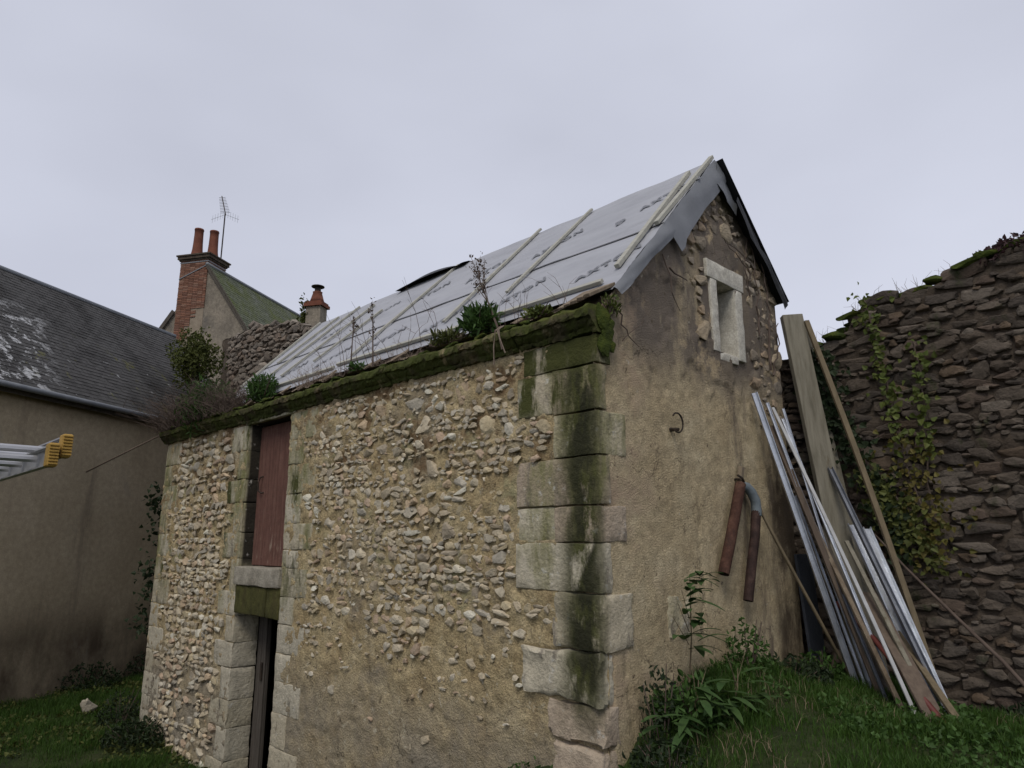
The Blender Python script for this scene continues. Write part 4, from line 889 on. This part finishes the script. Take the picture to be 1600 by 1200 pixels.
for (x, y, r_, n, h, s, mt2, lb) in [(.20, .38, .16, 220, .55, .05, 'leafdark', 'dark leafy shrub climbing the barn corner above the bamboo'), (.46, .10, .30, 420, .24, .05, 'leafdark', 'low dark ivy mass at the near barn corner'), (.3, .65, .3, 380, .3, .08, 'leafshrub', 'broad green weeds under the bamboo stem'),
      (.2, 1.7, .2, 260, .42, .05, 'leafshrub', 'small upright weed below the two hanging pipes'), (.3, 2.3, .35, 420, .22, .06, 'leafdark', 'dark weeds along the gable foot by the pile'), (.35, 2.85, .22, 200, .3, .07, 'leafshrub', 'fresh green weeds before the dark slab'), (1.9, 3.35, .45, 420, .25, .07, 'leafdark', 'dark weeds at the foot of the garden wall'),
      (-9.5, -.25, .3, 500, .5, .06, 'leafdark', 'dark weeds round the far barn corner'), (-8.4, -.35, .45, 700, .3, .07, 'leafdark', 'low weeds under the rubble at the left barn foot'), (-13.2, .3, .6, 600, .5, .08, 'leafdark', 'dark weeds at the foot of the beige house wall'), (-14.0, 1.7, .6, 600, .5, .08, 'leafdark', 'dark weeds in the corner between house and barn'), (-.6, -.14, .25, 200, .14, .04, 'leafshrub', 'small sprigs at the facade foot near the corner')]:
    zz = gz(x, y)
    if lb.startswith('small sprigs'): zz = 1.02
    weed(lb, (x, y, zz), n, r_, s, mt2, h)
# bamboo: cane with single long leaves
def bamboo(label, base, h, nl, ll, seed):
    r = random.Random(seed); t = thing('bamboo_plant', label, 'bamboo', base)
    top = Vector(base)+Vector((.05, .03, h)); b = Vector(base)
    obj('cane', tube([b, b.lerp(top, .5)+Vector((.02, 0, 0)), top], [.008, .006, .003], 6), 'tan', t)
    for i in range(3):
        k = .45+.1*i; p = b.lerp(top, k); q = p+Vector((r.uniform(-.05, .12), r.uniform(-.25, .3), .22)); obj('branch', tube([p, q], [.004, .002], 5), 'tan', t)
    for i in range(nl):
        k = r.uniform(.4, 1) if h > .5 else r.uniform(.1, 1); p = b.lerp(top, k)+Vector((r.uniform(0, .06), r.uniform(-.13, .13), 0))*(1 if h > .5 else 2.5); a = r.uniform(0, 6.28)
        d = Vector((abs(math.cos(a))*.8+.05, math.sin(a), r.uniform(.05, .6))).normalized(); s = d.cross(Zu).normalized(); l_ = ll*r.uniform(.7, 1.2); v, f = [], []
        for j in range(7):
            u = j/6; c = p+d*l_*u+Vector((0, 0, -.38*l_*u*u)); w_ = .029*(ll/.25)*math.sin(math.pi*min(1, u*.9+.1))**.8*(1 if u < 1 else 0)+.0006
            v += [c-s*w_, c+Vector((0, 0, -.004)), c+s*w_]
        f = [q for j in range(6) for q in ((3*j, 3*j+1, 3*j+4, 3*j+3), (3*j+1, 3*j+2, 3*j+5, 3*j+4))]
        obj('leaf', (v, f, True), 'bamboo', t)
bamboo('slender young bamboo standing against the gable wall', (.18, .78, gz(.18, .78)), .95, 30, .30, 4)
bamboo('low bamboo clump with broad leaves at the gable foot', (.35, .55, gz(.35, .55)), .34, 18, .26, 9)
bamboo('low bamboo clump leaning out toward the right', (.45, .95, gz(.45, .95)), .28, 14, .25, 12)
bamboo('drooping bamboo shoot at the near barn corner', (.22, .12, gz(.22, .12)), .42, 10, .24, 15)
# ivy trails on the garden wall
def ivy(label, paths, n, wd, size, mat, y=3.5, nrm=(0, -1, 0)):
    t = thing('ivy_trail', label, 'ivy', (paths[0][-1][0], y+.02, paths[0][-1][1]))
    ps = []
    for pth in paths:
        obj('vine', tube([(a, y+.02+random.uniform(-.01, .01), b) for a, b in pth], .008, 5), 'twig', t)
        for i in range(n):
            k = random.random()*(len(pth)-1); j = int(k); u = k-j; a = pth[j][0]+(pth[min(j+1, len(pth)-1)][0]-pth[j][0])*u; b = pth[j][1]+(pth[min(j+1, len(pth)-1)][1]-pth[j][1])*u
            w2 = wd*(.5+.8*abs(fbm((a, b, 3), 3)))
            ps.append((a+random.gauss(0, w2)*(2 if random.random() < .3 else 1), y-random.uniform(.0, .07), b+random.gauss(0, .09)))
    obj('leaves', leaves(ps, size, .8, .1, 'ivy', -.4, nrm), mat, t, 'stuff')
ivy('bright green ivy trail hanging from the wall top notch', [[(.86, 5.3), (.93, 4.9), (.98, 4.5), (1.02, 4.1), (1.08, 3.7)]], 170, .06, .065, 'leaf')
ivy('second green ivy trail right of the first one', [[(1.28, 4.75), (1.32, 4.4), (1.30, 4.0), (1.28, 3.6)]], 110, .06, .065, 'leaf')
ivy('yellowing ivy spread at mid height of the garden wall', [[(1.05, 3.8), (1.1, 3.4), (1.2, 3.0), (1.15, 2.6)], [(1.3, 3.7), (1.25, 3.3), (1.3, 2.9), (1.2, 2.5)]], 130, .13, .055, 'leafy')
ivy('dark green ivy curtain behind the long batten', [[(.35, 4.8), (.5, 4.4), (.45, 4.0), (.6, 3.6)], [(.6, 3.9), (.75, 3.4), (.85, 3.0), (.95, 2.6)], [(.3, 4.7), (.3, 4.3), (.35, 3.9)]], 220, .10, .07, 'leafdark')
ivy('dull green ivy on the lower middle of the garden wall', [[(.7, 3.5), (.85, 3.1), (1.0, 2.75)], [(.9, 3.3), (1.1, 2.9), (1.25, 2.55)]], 190, .09, .065, 'leafbush')
tv = thing('ivy_trail', 'dark ivy tufts hanging off the far left barn corner', 'ivy', (-9.38, .1, .2))
ps = [(-9.42-abs(random.gauss(0, .10)), random.gauss(.0, .12), z+random.gauss(0, .12)) for z in (3.45, 3.3, 2.9, 2.35, 2.1, 1.95, 1.5, 1.4) for _ in range(34)]
obj('vine', tube([(-9.34, .1, 0), (-9.36, .08, 1.2), (-9.35, .1, 2.4), (-9.36, .08, 3.6)], .012, 5), 'twig', tv); obj('leaves', leaves(ps, .09, .8, .1, 'ivy'), 'leafdark', tv, 'stuff')
# bramble on top of the wall, at right
t = thing('bramble_bush', 'dark purple bramble sprawling on the garden wall top', 'bramble', (2.4, 3.8, 5.5))
sts, ps = [], []
for i in range(46):
    a = Vector((random.uniform(1.75, 4.2), random.uniform(3.65, 4.0), 0)); a.z = wtop(a.x)-.02; p = [a]; d = Vector((random.uniform(-.7, .4), random.uniform(-.3, .3), 1))
    for j in range(5): d += Vector((random.uniform(-.3, .3), random.uniform(-.3, .3), -.38)); p.append(p[-1]+d*.085*(1+.25*max(0, a.x-2)))
    sts.append(tube(p, [.006, .005, .004, .003, .003, .002], 4)); ps += [tuple(q+Vector((random.gauss(0, .025),)*3)) for q in p[1:] for _ in range(9)]
obj('stems', join(sts), 'twig', t); obj('foliage', leaves(ps, .05, .7), 'bramble', t, 'stuff')
# shrubs and dead growth on the barn eave
def shrub(label, c, rx, rz, n, size, mat, ratio=.22, ry=None):
    t = thing('eave_shrub', label, 'shrub', (c[0], c[1], c[2]-rz)); ry = ry or rx*.7; ps = []; sts = []
    for i in range(n):
        d = Vector((random.gauss(0, 1), random.gauss(0, 1), random.gauss(0, 1))).normalized()*random.random()**.4
        q = Vector((d.x*rx, d.y*ry, d.z*rz)); q *= 1+.35*fbm((q.x*3+c[0], q.y*3, q.z*3), 1.6); ps.append(tuple(Vector(c)+q))
    for i in range(14):
        d = Vector((random.gauss(0, 1)*rx*.7, random.gauss(0, 1)*ry*.5, rz*random.uniform(.2, .8))); sts.append(tube([Vector(c)-Vector((0, 0, rz)), Vector(c)+d], [.008, .003], 4))
    obj('stems', join(sts), 'twig', t); obj('foliage', leaves(ps, size, ratio, .2, 'leaf', .9), mat, t, 'stuff'); return t
shrub('largest dark green shrub on the far end of the cornice', (-7.75, .02, 4.78), .58, .38, 1900, .11, 'leafshrub')
shrub('smaller green shrub on the cornice above the loft door', (-6.05, .08, 4.82), .28, .2, 800, .09, 'leafshrub')
shrub('compact green tuft on the cornice near the dry flower head', (-1.42, .02, 4.77), .21, .12, 600, .12, 'leafshrub', .13)
shrub('grey green flattened tuft beside the compact green one', (-1.85, .0, 4.68), .22, .08, 300, .09, 'leafbush', .12)
shrub('bright low weed at the right end of the cornice', (-.62, .0, 4.67), .16, .05, 200, .05, 'leaf', .6)
shrub('tiny bright weed on the cornice at mid length', (-3.5, .02, 4.68), .16, .06, 140, .06, 'leafshrub', .5)
shrub('little yellow green fern at the corner under the verge', (.02, .16, 4.62), .08, .09, 110, .05, 'leaf', .5, .08)
def brush(label, n, rect, h, spread, mat, r=.004, name='dead_brush'):
    t = thing(name, label, 'dry weeds', (sum(rect[:2])/2, sum(rect[2:])/2, 4.58)); sts = []
    for i in range(n):
        p = [Vector((random.uniform(*rect[:2]), random.uniform(*rect[2:]), 4.55))]; d = Vector((random.gauss(0, spread), random.gauss(0, spread)-.1, 1)); hh = h*random.uniform(.4, 1)
        for j in range(5): d += Vector((random.gauss(0, spread), random.gauss(0, spread), -.12)); p.append(p[-1]+d.normalized()*hh/5)
        sts.append(tube(p, [r, r*.9, r*.8, r*.6, r*.5, r*.3], 3, False))
        for q in range(2):
            a = random.choice(p[2:]); sts.append(tube([a, a+Vector((random.gauss(0, 1), random.gauss(0, 1), .7)).normalized()*hh*.25], [r*.6, r*.3], 3, False))
    obj('stalks', join(sts), mat, t, 'stuff')
brush('brown tangle of dead stems over the far barn corner', 1500, (-9.5, -6.4, -.25, .5), .8, .5, 'twig')
brush('pale dead grass on the bare wall top behind the shrubs', 500, (-9.2, -6.8, .1, .9), .8, .3, 'twiglight')
brush('thin pale grass stalks along the cornice at mid length', 130, (-4.9, -3.9, -.05, .15), .42, .18, 'twiglight', .003)
brush('sparse tall dead stalks before the roof battens', 16, (-4.2, -2.0, -.02, .12), .95, .10, 'twig', .004)
brush('sparse dead stalks near the right cornice end', 16, (-1.4, -.3, -.02, .1), .55, .10, 'twig', .003)
brush('fine dry weeds between shrub and mid cornice', 70, (-3.2, -1.9, -.05, .12), .3, .3, 'twiglight', .003)
def dryhead(label, base, tip, nb, spread, size):
    t = thing('dry_flower_stalk', label, 'dry plant', base); b, e = Vector(base), Vector(tip); sts = [tube([b, b.lerp(e, .5), e], [.011, .008, .004], 5)]; ps = []
    for i in range(nb):
        k = random.uniform(.45, 1); p = b.lerp(e, k); q = p+(e-b).normalized()*.18+Vector((random.gauss(0, spread), random.gauss(0, spread*.5), random.gauss(0, spread)+.04)); sts.append(tube([p, q], [.004, .002], 4))
        ps += [tuple(p.lerp(q, random.uniform(.5, 1.1))+Vector((random.gauss(0, .012), random.gauss(0, .012), random.gauss(0, .012)))) for _ in range(9)]
    obj('stalk', join(sts), 'twig', t); obj('seed_heads', leaves(ps, size, .5), 'twig', t, 'stuff')
dryhead('tall dry brown flower stalk leaning left above the cornice', (-1.12, .0, 4.62), (-1.40, .0, 5.20), 16, .055, .032)
dryhead('thin dry stalk with dark seed clusters in mid roof', (-3.62, .0, 4.6), (-3.60, 0, 5.25), 4, .06, .04)
dryhead('shorter dry stalk with dark seed clusters beside it', (-3.15, .0, 4.6), (-3.2, 0, 5.22), 4, .06, .04)
# creepers hanging over the cornice
t = thing('hanging_root', 'pale bare roots dangling over the cornice near the corner', 'root', (-.9, -.17, 4.56))
for (x0, dx, dz) in ((-.95, -.05, -.3), (-.98, .12, -.22), (-.93, .03, -.18)): obj('strand', tube([(x0, -.12, 4.6), (x0+dx*.3, -.19, 4.55), (x0+dx*.7, -.19, 4.55+dz*.5), (x0+dx, -.17, 4.55+dz)], .006, 5), 'twiglight', t)
tag(obj('wooden_pole', (*tube([(-9.2, -.05, 4.58), (-10.9, -.80, 3.95)], .014, 6), True), 'brownwood'), 'thin wooden pole sticking out past the far barn corner', 'pole')
# ivy tree in front of the ruined wall
t = thing('ivy_bush', 'dense olive green bush rising before the ruined wall', 'bush', (-14.02, 2.1, -.1))
obj('trunk', (*tube([(-14.02, 2.2, -.2), (-14.02, 2.1, 3), (-14.22, 2.1, 5.2), (-14.32, 2.1, 7.19)], [.16, .13, .1, .05], 8), True), 'twig', t)
ps = []
for i in range(2400):
    d = Vector((random.gauss(0, 1), random.gauss(0, 1), random.gauss(0, 1))).normalized()*random.random()**.35; q = Vector((d.x*.62, d.y*.55, d.z*.66)); q *= 1+.5*fbm((q.x*2, q.y*2, q.z*2), 1.3); ps.append(tuple(Vector((-14.32, 2.1, 7.19))+q))
obj('crown', leaves(ps, .10, .55), 'leafbush', t, 'stuff')
ps = [tuple(Vector((-20.75, 8.35, 11.0))+Vector((random.gauss(0, .12), random.gauss(0, .1), random.gauss(0, .38)))) for _ in range(500)]
obj('ivy_leaves', leaves(ps, .13, .6), 'leafbush', c2, 'stuff')
# wall-top grasses
t = thing('wall_top_weeds', 'sparse dry stalks standing on the garden wall top', 'dry weeds', (.6, 3.75, 5.0)); sts = []
for i in range(60):
    xx = random.uniform(.15, 1.7); p = Vector((xx, random.uniform(3.62, 3.9), wtop(xx)-.02)); d = Vector((random.gauss(-.2, .3), 0, 1)).normalized(); h = random.uniform(.08, .3); sts.append(tube([p, p+d*h*.6, p+d*h+Vector((random.gauss(0, .04), 0, -.02))], [.003, .002, .001], 3, False))
obj('stalks', join(sts), 'twig', t, 'stuff')
# stone lying in the yard
rk = obj('field_stone', ROCKV['rubble'][3].copy(), None); rk.location = (-10.75, -.35, gz(-10.75, -.35)+.12); rk.scale = (.24, .2, .3); rk.rotation_euler = (.2, .5, .4); tag(rk, 'pale lone stone lying in the yard grass', 'stone')

# alike things share a group
for base, grp in dict(metal_profile='metal rails leaning at the barn corner', timber_batten='battens leaning at the barn corner', timber_board='boards in the leaning pile', leafy_weed='weeds at the foot of the walls', bamboo_plant='bamboo at the gable foot', ivy_trail='ivy on the walls',
                      eave_shrub='plants growing on the cornice', dead_brush='dead growth along the cornice', dry_flower_stalk='dry flower stalks on the cornice', downpipe='old pipes hung on the gable', trestle='trestles under the ladder').items():
    for o in COL.objects:
        if o.parent is None and o.name.split('.')[0] == base: o['group'] = grp
